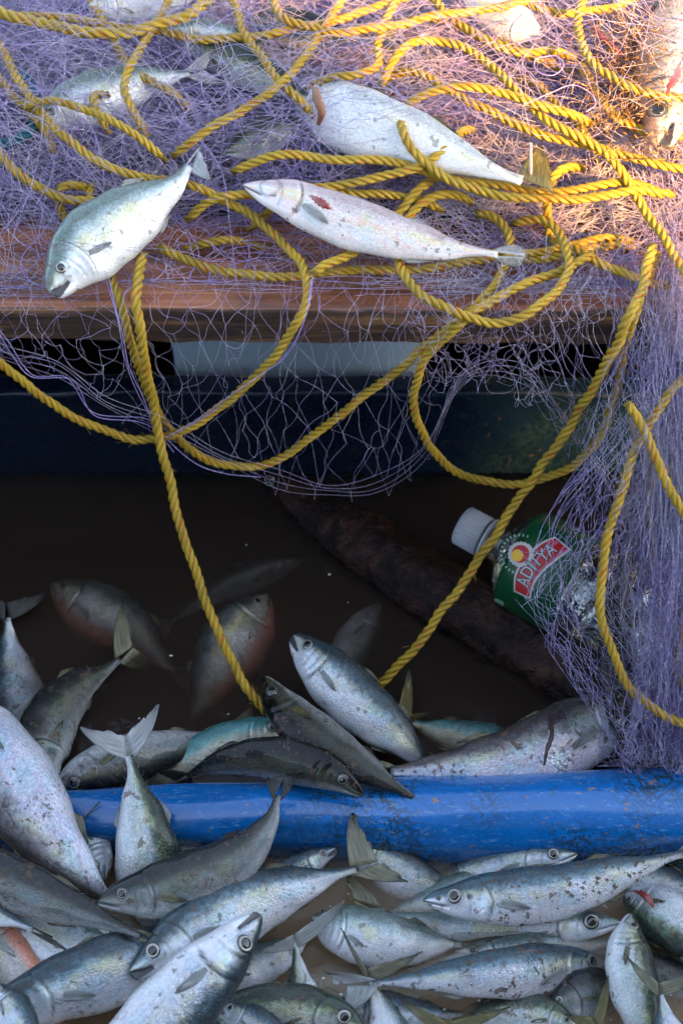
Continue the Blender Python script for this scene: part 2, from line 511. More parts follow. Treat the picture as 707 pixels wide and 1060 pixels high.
def fish(label, pts, depth, back, z=0.02, roll=0, skin=SILVER, fin=FIN, iris=IRIS, tips=None, tipz=None, lobe=0.2,
         spread=32, mouth=0.0, head=True, tail=True, group='fish in the boat', pect=True, fat=0.86, finlets=True, pect_fin=None, cat='fish', dorsal=True, bulge=1.0, cut=None):
    """a mackerel whose spine runs snout -> tail root through photo-measured points at height z"""
    n = len(pts)
    zs = [z] * n if not hasattr(z, '__len__') else list(z)
    if len(zs) != n:
        zs = list(np.interp(np.linspace(0, 1, n), np.linspace(0, 1, len(zs)), zs))
    P3 = np.array([P(a, b, zz) for (a, b), zz in zip(pts, zs)])
    us = np.concatenate([np.linspace(0, .12, 18, endpoint=False), np.linspace(.12, .32, 26, endpoint=False), np.linspace(.32, 1, 38)])
    dense, L = catmull(P3, n=400)
    sarr = np.linspace(0, 1, 400)
    S = np.stack([np.interp(us, sarr, dense[:, k]) for k in range(3)], 1)
    Td = np.gradient(dense, axis=0)
    Td /= np.linalg.norm(Td, axis=1, keepdims=True)
    k = np.ones(31) / 31
    Td = np.stack([np.convolve(np.pad(Td[:, c], 15, mode='edge'), k, 'valid') for c in range(3)], 1)
    T = np.stack([np.interp(us, sarr, Td[:, c]) for c in range(3)], 1)
    T /= np.linalg.norm(T, axis=1, keepdims=True)
    mid = dense[200]
    dist = np.linalg.norm(mid - CAM)
    H = depth * 0.5 * dist / FPX * 0.93
    rr = R(roll)

    def frame(p, tt):
        V = CAM - p
        V = V / np.linalg.norm(V)
        N = V - (V @ tt) * tt
        N /= np.linalg.norm(N)
        D = np.cross(N, tt)
        q = proj(p + D * 0.01) - proj(p)
        if q @ np.array(back, float) < 0:
            D = -D
        return D * math.cos(rr) + N * math.sin(rr), N * math.cos(rr) - D * math.sin(rr)
    fr = [frame(p, tt) for p, tt in zip(S, T)]
    D = np.array([f[0] for f in fr])
    N = np.array([f[1] for f in fr])
    top, bot, wid = _prof(us, _TOP) * H, _prof(us, _BOT) * H, _prof(us, _WID) * H * fat
    j1, j2 = rng.uniform(-.07, .07, 2), rng.uniform(0, 6.3, 2)
    top = top * (1 + j1[0] * np.sin(us * 7 + j2[0]))
    bot = bot * (1 + j1[1] * np.sin(us * 6 + j2[1]) + .05 * np.exp(-((us - .45) / .2) ** 2))
    M = 56
    th = np.arange(M) / M * 2 * np.pi
    ct, st = np.cos(th), np.sin(th)
    zc = np.where(ct[None, :] > 0, ct[None, :] * top[:, None], ct[None, :] * bot[:, None])
    pw = np.sign(st) * np.abs(st) ** 0.9
    yc = pw[None, :] * wid[:, None]
    zr = zc / H
    uu = np.repeat(us[:, None], M, 1)
    # gill cover ridge
    ug = 0.245 - 0.055 * (zr + 0.12) ** 2
    up = 0.170 - 0.05 * (zr + 0.2) ** 2
    msk = sstep(0.95, 0.6, np.abs(zr))
    yc = yc * (1 + 0.13 * np.exp(-((uu - ug + 0.016) / 0.016) ** 2) * (uu < ug) * msk - 0.05 * np.exp(-((uu - ug - .004) / .010) ** 2) * (uu >= ug) * msk - 0.04 * np.exp(-((uu - up) / .006) ** 2) * msk)
    mark = 0.95 * np.exp(-((uu - ug - 0.003) / .0050) ** 2) * sstep(.85, .45, np.abs(zr)) + 0.55 * np.exp(-((uu - up) / .004) ** 2) * sstep(.6, .3, np.abs(zr))
    # jaws
    jl = 0.095
    zm = -0.02 - 0.24 * np.clip(uu / jl, 0, 1)
    g = np.exp(-((zr - zm) / (0.035)) ** 2) * sstep(jl * 1.08, jl * 0.8, uu)
    yc = yc * (1 - 0.55 * g)
    low = (zr < zm)
    if mouth > 0:
        dz = -mouth * H * np.clip(1 - uu / jl, 0, 1) * sstep(0.0, 0.04, zm - zr)
        zc = zc + dz
        g = np.maximum(g, (np.abs(zr - zm + .02) < 0.05) * (uu < jl * 0.95) * 1.0)
    mark = np.clip(mark + 0.95 * g, 0, 1)
    # eye socket rim
    ue, ze = 0.112, 0.16
    er = 0.031 * rng.uniform(.88, 1.08)
    if skin in (BLACK, OLIVE) and iris is IRIS:
        iris = IRIS_D
    de = np.sqrt(((uu - ue) / (er * 1.25)) ** 2 + ((zr - ze) / (er * 1.25 * L / H)) ** 2)
    yc = yc * (1 + 0.04 * np.exp(-((de - 1.0) / .25) ** 2))
    mark = np.clip(mark + 0.5 * np.exp(-((de - 0.92) / .12) ** 2), 0, 1)
    Vv = S[:, None, :] + D[:, None, :] * zc[:, :, None] + N[:, None, :] * yc[:, :, None]
    # soft irregularity of a limp body
    ph = rng.uniform(0, 6.28, 3)
    wob = 0.020 * H * (np.sin(us * 21 + ph[0])[:, None] * np.sin(th * 2 + ph[1])[None, :] + np.sin(us * 34 + ph[2])[:, None] * np.cos(th * 3)[None, :])
    Vv = Vv + (N[:, None, :] * st[None, :, None] + D[:, None, :] * ct[None, :, None]) * wob[:, :, None]
    nu = len(us)
    org = dense[200].copy()
    V = Vv.reshape(-1, 3)
    V = np.vstack([V, S[0] - T[0] * 0.004 * L, S[-1]])
    F = grid_faces(nu, M, True)
    j = np.arange(M)
    c0 = np.stack([np.full(M, nu * M), (j + 1) % M, j], 1)
    b = (nu - 1) * M
    c1 = np.stack([np.full(M, nu * M + 1), b + j, b + (j + 1) % M], 1)
    vv = (ct * 0.5 + 0.5)
    vv = np.arccos(np.clip(-ct, -1, 1)) / np.pi
    UV = np.stack([uu, np.repeat(vv[None, :], nu, 0)], -1).reshape(-1, 2)
    UV = np.vstack([UV, [0, .5], [1, .5]])
    mk = np.concatenate([mark.ravel(), [0.5, 0]])
    if cut:
        # a fish whose front part is buried out of sight starts only where it shows
        pass
    me = mesh_np('body', V - org, [F, c0, c1], UV, {'mark': mk})
    body = link('mackerel', me, skin, loc=org)
    tag(body, label, cat, group)

    def at(u, arr):
        return np.array([np.interp(u, us, arr[:, c]) for c in range(3)])

    def finsurf(name, A, B, mat, thick=0.0005, parent=body, curl=0.0, cn=None):
        """surface between two polylines A and B (k,3)"""
        kx, m = len(A), 7
        w = np.linspace(0, 1, m)[:, None, None]
        G = A[None] * (1 - w) + B[None] * w
        if cn is not None:
            G = G + cn[None, None, :] * (curl * np.sin(w * np.pi * 2.2) * np.linspace(0, 1, kx)[None, :, None] ** 1.2)
        V = G.reshape(-1, 3) - org
        uvf = np.stack([np.tile(np.linspace(0, 1, kx), m), np.repeat(np.linspace(0, 1, m), kx)], 1)
        me = mesh_np(name, V, grid_faces(m, kx), uvf)
        o = link(name, me, mat, parent)
        md = o.modifiers.new('thickness', 'SOLIDIFY')
        md.thickness = thick
        md.offset = 0
        return o
    # tail fin
    if tail:
        e, tt, dd, nn = S[-1], T[-1], D[-1], N[-1]
        if tips:
            tz = zs[-1] if tipz is None else tipz
            tz = (tz, tz) if not hasattr(tz, '__len__') else tz
            TP = [P(tips[0][0], tips[0][1], tz[0]), P(tips[1][0], tips[1][1], tz[1])]
            # first tip goes to the dorsal side
            if (TP[0] - TP[1]) @ dd < 0:
                TP = TP[::-1]
        else:
            a = R(spread)
            ll = lobe * L
            TP = [e + ll * (tt * math.cos(a) + dd * math.sin(a)) + nn * ll * rng.uniform(-.12, .12), e + ll * (tt * math.cos(a) - dd * math.sin(a)) + nn * ll * rng.uniform(-.12, .12)]
        s01 = np.linspace(0, 1, 12)[:, None]
        fork = e + tt * 0.10 * L
        AA, BB = [], []
        allV, allF, allUV = [], [], []
        off = 0
        for sgn, tp in ((1, TP[0]), (-1, TP[1])):
            root = e - tt * 0.02 * L + dd * sgn * H * 0.10
            mo = (root + tp) / 2 + (tp - fork - ((tp - fork) @ tt) * tt) * .26 - tt * 0.015 * L
            outer = (1 - s01) ** 2 * root + 2 * s01 * (1 - s01) * mo + s01 ** 2 * tp
            inn = fork + dd * sgn * 0.002 * L
            mi = (inn + tp) / 2 + tt * 0.012 * L
            inner = (1 - s01) ** 2 * inn + 2 * s01 * (1 - s01) * mi + s01 ** 2 * tp
            m = 9
            w = np.linspace(0, 1, m)[:, None, None]
            G = outer[None] * (1 - w) + inner[None] * w
            G = G + nn[None, None, :] * (0.006 * L * np.sin(w * 5 + sgn) * (s01[None] ** 1.3))
            # ragged trailing edge
            rag = 1 + 0.05 * rng.standard_normal((1, 12, 1)) * (w > 0.99) * (s01[None] > .1)
            G = e + (G - e) * rag
            allV.append(G.reshape(-1, 3) - org)
            allF.append(grid_faces(m, 12, off=off))
            allUV.append(np.stack([np.tile(np.linspace(0, 1, 12), m), np.repeat(np.linspace(0, 1, m), 12)], 1))
            off += m * 12
        me = mesh_np('tail_fin', np.vstack(allV), np.vstack(allF), np.vstack(allUV))
        o = link('tail_fin', me, fin, body)
        md = o.modifiers.new('thickness', 'SOLIDIFY')
        md.thickness = 0.0009
        md.offset = 0
        if finlets:
            Vs, Fs, o4 = [], [], 0
            for q in range(5):
                u = .755 + q * .043
                for sgn, arr in ((1, _TOP), (-1, _BOT)):
                    c, t_, d_, n_ = at(u, S), at(u, T), at(u, D), at(u, N)
                    h = float(_prof(np.array([u]), arr)[0]) * H
                    r0 = c + d_ * sgn * h * .96
                    ht = .013 * L
                    pts4 = [r0 - n_ * .0006, r0 + n_ * .0006, r0 + t_ * .012 * L + d_ * sgn * ht * .2, r0 + t_ * .030 * L + d_ * sgn * ht, ]
                    Vs += [p_ - org for p_ in pts4]
                    Fs += [(o4, o4 + 1, o4 + 3), (o4 + 1, o4 + 2, o4 + 3), (o4 + 2, o4, o4 + 3)]
                    o4 += 4
            me = mesh_np('finlets', np.array(Vs), np.array(Fs), np.zeros((len(Vs), 2)))
            link('finlets', me, fin, body)
    # dorsal and anal fins
    if dorsal:
        for nm, u0, u1, sgn, hh, arr in (('dorsal_fin', .36, .48, 1, .10, _TOP), ('dorsal_fin', .62, .73, 1, .13, _TOP), ('anal_fin', .64, .74, -1, .13, _BOT)):
            uq = np.linspace(u0, u1, 9)
            A = np.array([at(u, S) + at(u, D) * sgn * float(_prof(np.array([u]), arr)[0]) * H * .95 for u in uq])
            hts = hh * H * np.array([0, .85, 1, .9, .75, .6, .45, .3, .12])
            B = np.array([a + at(u, T) * (0.03 * L) + at(u, D) * sgn * h for a, u, h in zip(A, uq, hts)])
            finsurf(nm, A, B, fin, curl=0.0005, cn=N[40])
    # pectoral fins
    if pect:
        for sgn in (1, -1):
            u = .262
            c, t_, d_, n_ = at(u, S), at(u, T), at(u, D), at(u, N)
            w_ = float(_prof(np.array([u]), _WID)[0]) * H * fat
            base = c + d_ * (-.12 * H) + n_ * sgn * w_ * .97
            dirv = t_ * .93 - d_ * rng.uniform(.12, .34) + n_ * sgn * rng.uniform(.05, .16)
            dirv /= np.linalg.norm(dirv)
            sd_ = np.cross(dirv, n_ * sgn)
            if sd_ @ d_ < 0:
                sd_ = -sd_
            ln = .125 * L
            s = np.linspace(0, 1, 10)
            wd = .017 * L * np.sin(np.pi * (0.22 + 0.77 * s)) ** .7
            ctr = base[None] + dirv[None] * (s[:, None] * ln)
            A = ctr + sd_[None] * wd[:, None]
            B = ctr - sd_[None] * wd[:, None] * .9
            finsurf('pectoral_fin', A, B, pect_fin or FIN_PECT.get(skin.name, FIN_GREY), curl=0.0010, cn=n_ * sgn)
    # eyes
    if head:
        for sgn in (1, -1):
            c, t_, d_, n_ = at(ue, S), at(ue, T), at(ue, D), at(ue, N)
            tp_ = float(_prof(np.array([ue]), _TOP)[0]) * H
            w_ = float(_prof(np.array([ue]), _WID)[0]) * H * fat * max(0.2, (1 - (ze * H / tp_) ** 2)) ** .45
            nn = n_ * sgn - t_ * .24 + d_ * .12
            nn /= np.linalg.norm(nn)
            r_ = er * L
            cen = c + d_ * ze * H + n_ * sgn * w_
            e1 = t_ - (t_ @ nn) * nn
            e1 /= np.linalg.norm(e1)
            e2 = np.cross(nn, e1)
            rad = np.array([1.08, 1.0, .88, .72, .56, .45, .2, .02])
            hgt = np.array([-.30, -.02, .10, .14, .15, .16, .17, .17])
            a = np.arange(28) / 28 * 2 * np.pi
            G = cen[None, None] + nn * (hgt[:, None, None] * r_) + (e1 * np.cos(a)[None, :, None] + e2 * np.sin(a)[None, :, None]) * rad[:, None, None] * r_
            me = mesh_np('eye', G.reshape(-1, 3) - org, grid_faces(8, 28, True), None, {'rr': np.repeat(np.clip(rad, 0, 1), 28)})
            eye = link('eye', me, iris, body)
            rad = np.array([.62, .60, .51, .36, .18, .01])
            hgt = np.array([.10, .20, .26, .30, .32, .325])
            G = cen[None, None] + nn * (hgt[:, None, None] * r_) + (e1 * np.cos(a)[None, :, None] + e2 * np.sin(a)[None, :, None]) * rad[:, None, None] * r_
            me = mesh_np('pupil', G.reshape(-1, 3) - org, grid_faces(6, 28, True))
            link('pupil', me, PUPIL, eye)
    return body


#==STRUCTURE==
# ---- materials of the boat
def wood_mat(name, dark, mid, light, wet=0.4, grime=0.5):
    t = NT(name)
    co = t.n('ShaderNodeTexCoord').outputs['Object']
    a = t.noise(t.vec(co, (3, 60, 60)), 1.0, 5, 0.65, 0.6)
    b = t.noise(t.vec(co, (9, 240, 240)), 1.0, 3, 0.6)
    g = t.math('ADD', t.math('MULTIPLY', a, 0.65), t.math('MULTIPLY', b, 0.35))
    c = t.ramp(g, [(0.36, dark), (0.50, mid), (0.66, light)])
    gr = t.noise(t.vec(co, (9, 16, 16)), 1.0, 5, 0.7)
    c = t.mix(t.math('MULTIPLY', t.ramp(gr, [(0.48, 0.0), (0.64, 1.0)]), grime), c, (0.022, 0.018, 0.016))
    sp = t.noise(co, 160, 2, 0.5)
    c = t.mix(t.ramp(sp, [(0.70, 0.0), (0.75, 0.5)]), c, (0.35, 0.32, 0.30))
    r = t.ramp(gr, [(0.35, 0.62), (0.6, 0.32)])
    return t.finish(t.pbsdf(Base_Color=c, Roughness=r, Coat_Weight=wet, Coat_Roughness=0.3, Normal=t.bump(g, 0.9, 0.003)))


PLANK = wood_mat('wet_plank_wood', (0.045, 0.015, 0.007), (0.27, 0.090, 0.036), (0.48, 0.21, 0.10))
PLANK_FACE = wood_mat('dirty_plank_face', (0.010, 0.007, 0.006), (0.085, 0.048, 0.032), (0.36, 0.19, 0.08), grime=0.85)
PLANK_DARK = wood_mat('dark_plank_wood', (0.020, 0.014, 0.012), (0.06, 0.035, 0.028), (0.12, 0.07, 0.05))
t = NT('wet_bark')
co = t.n('ShaderNodeTexCoord').outputs['Object']
a = t.noise(t.vec(co, (1, 1, 1)), 38, 5, 0.7, 0.5)
b = t.noise(co, 260, 3)
c = t.ramp(a, [(0.38, (0.004, 0.003, 0.003)), (0.53, (0.018, 0.008, 0.006)), (0.68, (0.055, 0.024, 0.017))])
c = t.mix(t.ramp(b, [(0.70, 0.0), (0.75, 0.6)]), c, (0.25, 0.2, 0.17))
BARK = t.finish(t.pbsdf(Base_Color=c, Roughness=0.6, Specular_IOR_Level=0.22, Normal=t.bump(t.math('ADD', a, t.math('MULTIPLY', b, .3)), 1.0, 0.006)))


def paint_mat(name, col, marks=0.6, wear=0.3, coat=0.9):
    t = NT(name)
    co = t.n('ShaderNodeTexCoord').outputs['Object']
    sep = t.n('ShaderNodeSeparateXYZ', Vector=co)
    big = t.noise(co, 7, 4, 0.6)
    c = t.mix(t.ramp(big, [(0.35, 0.0), (0.7, 1.0)]), tuple(x * .75 for x in col), tuple(min(1, x * 1.2) for x in col))
    # short crossing scuffs and weed stains
    m = None
    for k, (ang, sc) in enumerate(((0.75, (60, 420, 200)), (-0.65, (70, 400, 210)), (1.25, (60, 430, 220)), (0.15, (50, 380, 200)))):
        nn = t.noise(t.vec(t.vec(co, (1, 1, 1), rot=(0.1, 0.1 * k, ang), loc=(k * .31, 0, 0)), sc), 1.0, 1, 0.5)
        s = t.ramp(nn, [(0.585, 0.0), (0.61, 1.0)])
        m = s if m is None else t.math('MAXIMUM', m, s)
    zone = t.noise(co, 11, 3, 0.6)
    bias = t.math('ADD', zone, t.math('ADD', t.math('MULTIPLY', sep.outputs[0], 0.45), t.math('MULTIPLY', sep.outputs[2], -3.0)))
    m = t.math('MULTIPLY', m, t.ramp(bias, [(0.40, 0.10), (0.64, 1.0)]))
    c = t.mix(t.math('MULTIPLY', m, marks), c, (0.012, 0.030, 0.030))
    d = t.noise(co, 55, 4, 0.7)
    c = t.mix(t.math('MULTIPLY', t.ramp(d, [(0.66, 0.0), (0.70, 1.0)]), t.ramp(bias, [(0.5, 0.25), (0.8, 1.0)])), c, (0.02, 0.03, 0.022))
    e = t.noise(co, 150, 3, 0.6)
    c = t.mix(t.ramp(e, [(0.66, 0.0), (0.69, 0.85 if coat > 0 else 0.1)]), c, (0.30, 0.17, 0.08))
    f = t.noise(t.vec(co, (1, 3, 3)), 120, 3, 0.6)
    c = t.mix(t.math('MULTIPLY', t.ramp(f, [(0.60, 0.0), (0.66, 1.0)]), wear), c, (0.25, 0.45, 0.65))
    r = t.math('ADD', t.math('MULTIPLY', d, 0.3), 0.12)
    return t.finish(t.pbsdf(Base_Color=c, Roughness=r, Coat_Weight=coat, Coat_Roughness=0.12, Normal=t.bump(t.math('ADD', t.noise(co, 70, 4, .6), t.math('MULTIPLY', m, .25)), 0.35, 0.002)))


BLUE = paint_mat('blue_paint', (0.002, 0.15, 0.48), marks=1.0, wear=.3)
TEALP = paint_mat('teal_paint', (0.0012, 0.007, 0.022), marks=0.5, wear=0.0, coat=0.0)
PANEL = simple('pale_blue_paint', (0.28, 0.40, 0.50), 0.5, nscale=14)
HULL = simple('hull_blue_paint', (0.012, 0.045, 0.10), 0.5, nscale=9, var=.4)
PLY = simple('shade_wall_boards', (0.16, 0.12, 0.09), 0.7, nscale=6)  # boards of the added wall that shades the catch
t = NT('sea_water')
co = t.n('ShaderNodeTexCoord').outputs['Object']
SEA = t.finish(t.pbsdf(Base_Color=(0.02, 0.06, 0.07), Roughness=0.15, Normal=t.bump(t.noise(co, 1.2, 6, .6), 0.6, 0.3)))


def water_mat(name, col, dens, aniso=0.2):
    t = NT(name)
    co = t.n('ShaderNodeTexCoord').outputs['Object']
    n = t.noise(co, 22, 3, .5)
    nrm = t.bump(n, 0.5, 0.004)
    fr = t.n('ShaderNodeFresnel', IOR=1.33, Normal=nrm).outputs[0]
    tr = t.n('ShaderNodeBsdfTransparent').outputs[0]
    gl = t.n('ShaderNodeBsdfGlossy', Roughness=0.03, Normal=nrm).outputs[0]
    m = t.n('ShaderNodeMixShader', Fac=fr)
    t.t.links.new(tr, m.inputs[1])
    t.t.links.new(gl, m.inputs[2])
    v = t.n('ShaderNodeVolumePrincipled', Color=(*col, 1), Density=dens, Anisotropy=aniso)
    return t.finish(m.outputs[0], v.outputs[0])


WATER_A = water_mat('murky_shaded_bilge_water', (0.27, 0.205, 0.165), 52)  # upper well: the plank's shade is put into this darker scatter colour
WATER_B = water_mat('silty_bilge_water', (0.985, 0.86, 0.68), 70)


def box_obj(name, lo, hi, mat, parent=None, bev=0.0):
    bm = bmesh.new()
    bmesh.ops.create_cube(bm, size=1)
    lo, hi = Vector(lo), Vector(hi)
    for v in bm.verts:
        v.co = Vector([(lo[i] + hi[i]) / 2 + v.co[i] * (hi[i] - lo[i]) for i in range(3)])
    if bev:
        bmesh.ops.bevel(bm, geom=bm.edges[:] + bm.verts[:], offset=bev, segments=3, profile=0.5, affect='EDGES')
    me = bpy.data.meshes.new(name)
    bm.to_mesh(me)
    bm.free()
    for p in me.polygons:
        p.use_smooth = bev > 0
    return link(name, me, mat, parent)


# ---- the setting
YS = P(353, 845, 0)[1]      # line of the blue beam
sea = link('sea', mesh_np('sea', np.array([[-900, -900, -.55], [900, -900, -.55], [900, 900, -.55], [-900, 900, -.55]]), np.array([[0, 1, 2, 3]])), SEA)
struct(sea)
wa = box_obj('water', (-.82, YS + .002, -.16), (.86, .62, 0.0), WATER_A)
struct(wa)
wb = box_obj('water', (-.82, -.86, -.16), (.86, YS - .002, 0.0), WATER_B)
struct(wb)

hull = empty('boat_hull', (0, 0, -.17))
tag(hull, 'dark blue hull of the open boat around the catch', 'boat')
box_obj('bottom', (-.95, -.98, -.03), (.98, .86, 0.0), HULL, hull)
for nm, lo, hi in (('hull_side', (-.92, -.95, .003), (-.86, .83, .56)), ('hull_side', (.88, -.95, .003), (.94, .83, .56)), ('stern_board', (-.857, .75, .003), (.877, .81, .52)), ('bow_board', (-.857, -.94, .003), (.877, -.88, .40))):
    box_obj(nm, lo, hi, HULL, hull, 0.006)


def plank(name, y0, y1, z0, z1, mat, x0=-.855, x1=.875, face=None, seed=0, parent=None, warp=0.004):
    """a weathered board: rounded, chipped section swept along x"""
    nx, sec = 220, []
    r = 0.004
    w, h = y1 - y0, z1 - z0
    for (cy, cz, a0) in ((y1 - r, z1 - r, 0), (y0 + r, z1 - r, 90), (y0 + r, z0 + r, 180), (y1 - r, z0 + r, 270)):
        for k in range(5):
            a = R(a0 + k * 22.5)
            sec.append((cy + r * math.cos(a), cz + r * math.sin(a)))
    # extra points on top and front
    ps = []
    for i in range(len(sec)):
        p, q = np.array(sec[i]), np.array(sec[(i + 1) % len(sec)])
        d = np.linalg.norm(q - p)
        kk = max(1, int(d / 0.006))
        for j in range(kk):
            ps.append(p + (q - p) * j / kk)
    ps = np.array(ps)
    xs = np.linspace(x0, x1, nx)
    V = np.zeros((nx, len(ps), 3))
    for i, x in enumerate(xs):
        for j, (y, z) in enumerate(ps):
            n1 = mnoise.noise((x * 9, y * 40 + seed, z * 40))
            n2 = mnoise.noise((x * 45, y * 120 + seed, z * 120))
            fe = abs(z - z1) < 0.006 or abs(z - z0) < 0.006
            V[i, j] = (x, y + n1 * .0022 + n2 * .0012 * (1.6 if fe else .5), z + n1 * .0010 + n2 * .0006 + warp * math.sin(x * 2.3 + seed))
    V = V.reshape(-1, 3)
    F = grid_faces(nx, len(ps), True)
    m = len(ps)
    me = mesh_np(name, V, F)
    o = link(name, me, mat, parent)
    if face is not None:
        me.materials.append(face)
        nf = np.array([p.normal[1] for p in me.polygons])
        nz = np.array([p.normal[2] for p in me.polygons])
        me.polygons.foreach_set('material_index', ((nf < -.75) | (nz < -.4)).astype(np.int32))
    return o


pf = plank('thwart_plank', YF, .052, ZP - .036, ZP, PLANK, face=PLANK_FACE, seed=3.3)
tag(pf, 'wet reddish brown plank across the boat with worn dark front edge', 'plank')
pb = plank('thwart_plank', .080, .20, ZP - .045, ZP - .012, PLANK_DARK, seed=8.1)
tag(pb, 'dark plank hidden under the net heap behind the front plank', 'plank')
pc = plank('thwart_plank', .215, .56, ZP - .045, ZP - .010, PLANK_DARK, seed=15.1)
tag(pc, 'broad rear plank under the net heap at the top', 'plank')

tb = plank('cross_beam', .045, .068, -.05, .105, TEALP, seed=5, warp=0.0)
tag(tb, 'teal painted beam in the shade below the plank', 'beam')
a, b = PY(192, 372, .16), PY(431, 372, .16)
pl = box_obj('pale_board', (a[0], .084, .035), (b[0], .094, .25), PANEL, None, .002)
tag(pl, 'pale blue painted board standing in the shade under the plank', 'board')

# blue rounded beam between the two wells
xs = np.linspace(-.84, .87, 160)
sec_n = 40
V = np.zeros((160, sec_n, 3))
for i, x in enumerate(xs):
    px = 353.5 + x / 0.47 * 353.5
    topy = np.interp(px, [0, 60, 150, 300, 480, 600, 707], [828, 823, 819, 813, 801, 796, 792])
    boty = np.interp(px, [0, 100, 200, 350, 500, 600, 707], [872, 872, 872, 878, 886, 890, 892])
    zc = 0.020
    r = (boty - topy) / 2 * 1.33 / FPX
    cy = P(353, (topy + boty) / 2, zc)[1]
    for j in range(sec_n):
        a = 2 * math.pi * j / sec_n
        yy, zz = r * math.cos(a), r * math.sin(a)
        if zz < 0:
            zz *= 3.2
            yy = r * math.copysign(abs(math.cos(a)) ** .5, math.cos(a))
        n1 = mnoise.noise((x * 8, math.cos(a) * 1.2, math.sin(a) * 1.2)) * .0032 + mnoise.noise((x * 40, yy * 60, zz * 60)) * .0005
        V[i, j] = (x, cy + yy + n1 * math.cos(a), zc + zz + n1 * math.sin(a))
beam = link('blue_beam', mesh_np('blue_beam', V.reshape(-1, 3), grid_faces(160, sec_n, True)), BLUE)
tag(beam, 'rounded bright blue painted beam with scuffs, dividing the two wells of fish', 'beam')

# unseen wall, added right of and behind the camera to shade the catch
EDGE = np.array([.62, -.74])     # moved with the shadow line
perp = np.array([-math.sin(-SUN_AZ), math.cos(-SUN_AZ)])
sun2 = np.array([math.cos(-SUN_AZ), math.sin(-SUN_AZ)])
EDGE = P(410, 105, .34)[:2] + sun2 * 1.25
w0, w1 = EDGE, EDGE - perp * 3.4
nrm = sun2 * .03
z0, z1 = -.7, 2.3
Vc = np.array([(*(w0), z0), (*(w1), z0), (*(w1 + nrm), z0), (*(w0 + nrm), z0), (*(w0), z1), (*(w1), z1), (*(w1 + nrm), z1), (*(w0 + nrm), z1)])
Fc = np.array([[0, 1, 5, 4], [1, 2, 6, 5], [2, 3, 7, 6], [3, 0, 4, 7], [4, 5, 6, 7], [3, 2, 1, 0]])
shade_wall = link('added_shade_wall', mesh_np('added_shade_wall', Vc, Fc, smooth=False), PLY)
tag(shade_wall, 'unseen boarded wall added to shade the catch', 'wall')

# ---- the log
pts = [P(205, 455, -.075), P(250, 490, -.045), P(380, 570, -.008), P(480, 632, -.005), P(560, 680, -.004), P(655, 742, -.006)]
d, LL = catmull(pts, n=150)
T = np.gradient(d, axis=0)
T /= np.linalg.norm(T, axis=1, keepdims=True)
V = []
for i, p in enumerate(d):
    u = np.cross(T[i], (0, 0, 1))
    u /= np.linalg.norm(u)
    w = np.cross(u, T[i])
    for k in range(48):
        a = k / 48 * 2 * math.pi
        e = math.cos(a) * u + math.sin(a) * w
        q = p + e * .03
        s = i / 150 * 9
        n = mnoise.noise((s * 1.5, math.cos(a) * 1.3, math.sin(a) * 1.3)) * .006 + mnoise.noise((s * 6, math.cos(a) * 5, math.sin(a) * 5)) * .0028 + mnoise.noise((s * 18, math.cos(a) * 16, math.sin(a) * 16)) * .0012
        rad = (.030 + n * .8) * (1 if i < 146 else (150 - i) / 5)
        V.append(p + e * rad)
log = link('log', mesh_np('log', np.array(V), grid_faces(150, 48, True)), BARK)
tag(log, 'dark reddish brown wet log lying half sunk in the murky well', 'log')
#==END_STRUCTURE==

#==FISH==
SNOUTL = []
G1 = 'fish piled in the lower well'
G2 = 'fish in the dark upper well'
G3 = 'fish caught in the net on the plank'

# ---------- lower well (pile, nearest the viewer)
fish('long silver mackerel with brown silt specks just below the blue beam, tail out right',
     [(438, 932), (500, 930), (560, 925), (620, 911), (668, 896), (706, 884)], 60, (0, -1), z=.040, roll=4, skin=SILVER_MUD, group=G1, spread=24)
fish('silver mackerel facing right directly below the blue beam, its rear half under tan water',
     [(597, 884), (560, 889), (520, 896), (470, 910), (405, 938)], 44, (0, -1), z=[.022, .016, .006, -.012, -.04], roll=0, skin=SILVER, group=G1)
fish('half sunken mackerel facing right underneath the long silver one, with an upright olive tail fin',
     [(642, 955), (605, 957), (550, 962), (480, 962), (420, 952), (390, 941)], 50, (0, -1), z=[.008, .002, -.008, -.006, .006, .012], roll=6, skin=PALE, group=G1, tips=[(358, 903), (372, 962)], tipz=(.022, .0))
fish('pale mackerel facing left below the forked olive tail, its tail reaching right under water',
     [(322, 950), (352, 962), (395, 972), (440, 978), (478, 978)], 62, (0, -1), z=[.012, .014, .012, .002, -.004], roll=0, skin=PALE, group=G1, tips=[(538, 968), (505, 1000)], tipz=(-.003, -.01), iris=IRIS_W)
fish('heavily silted silver mackerel facing right at the bottom centre, head under water, grey forked tail',
     [(636, 996), (585, 1000), (520, 1007), (455, 1013), (400, 1017), (386, 1018)], 54, (.1, -1), z=[-.014, -.002, .022, .028, .024, .022], roll=6, skin=SILVER_MUD, group=G1, tips=[(336, 1006), (360, 1048)], tipz=.02, fin=FIN_GREY)
fish('white bellied mackerel standing head up at the lower right with green mottled back',
     [(652, 946), (651, 980), (656, 1020), (664, 1062), (670, 1110)], 52, (1, 0), z=[.022, .024, .022, .016, .0], roll=-4, skin=GREEN, group=G1)
fish('dark silver fish with a torn red gill under the long mackerel tail, right edge',
     [(646, 926), (676, 942), (712, 966), (760, 1000)], 62, (-.6, .8), z=[.0, .012, .018, .01], roll=12, skin=GREEN, group=G1)
fish('dim sunken fish head facing left at the right edge below the red gilled fish',
     [(668, 978), (700, 990), (740, 1010), (790, 1030)], 52, (0, -1), z=-.016, skin=OLIVE, group=G1)
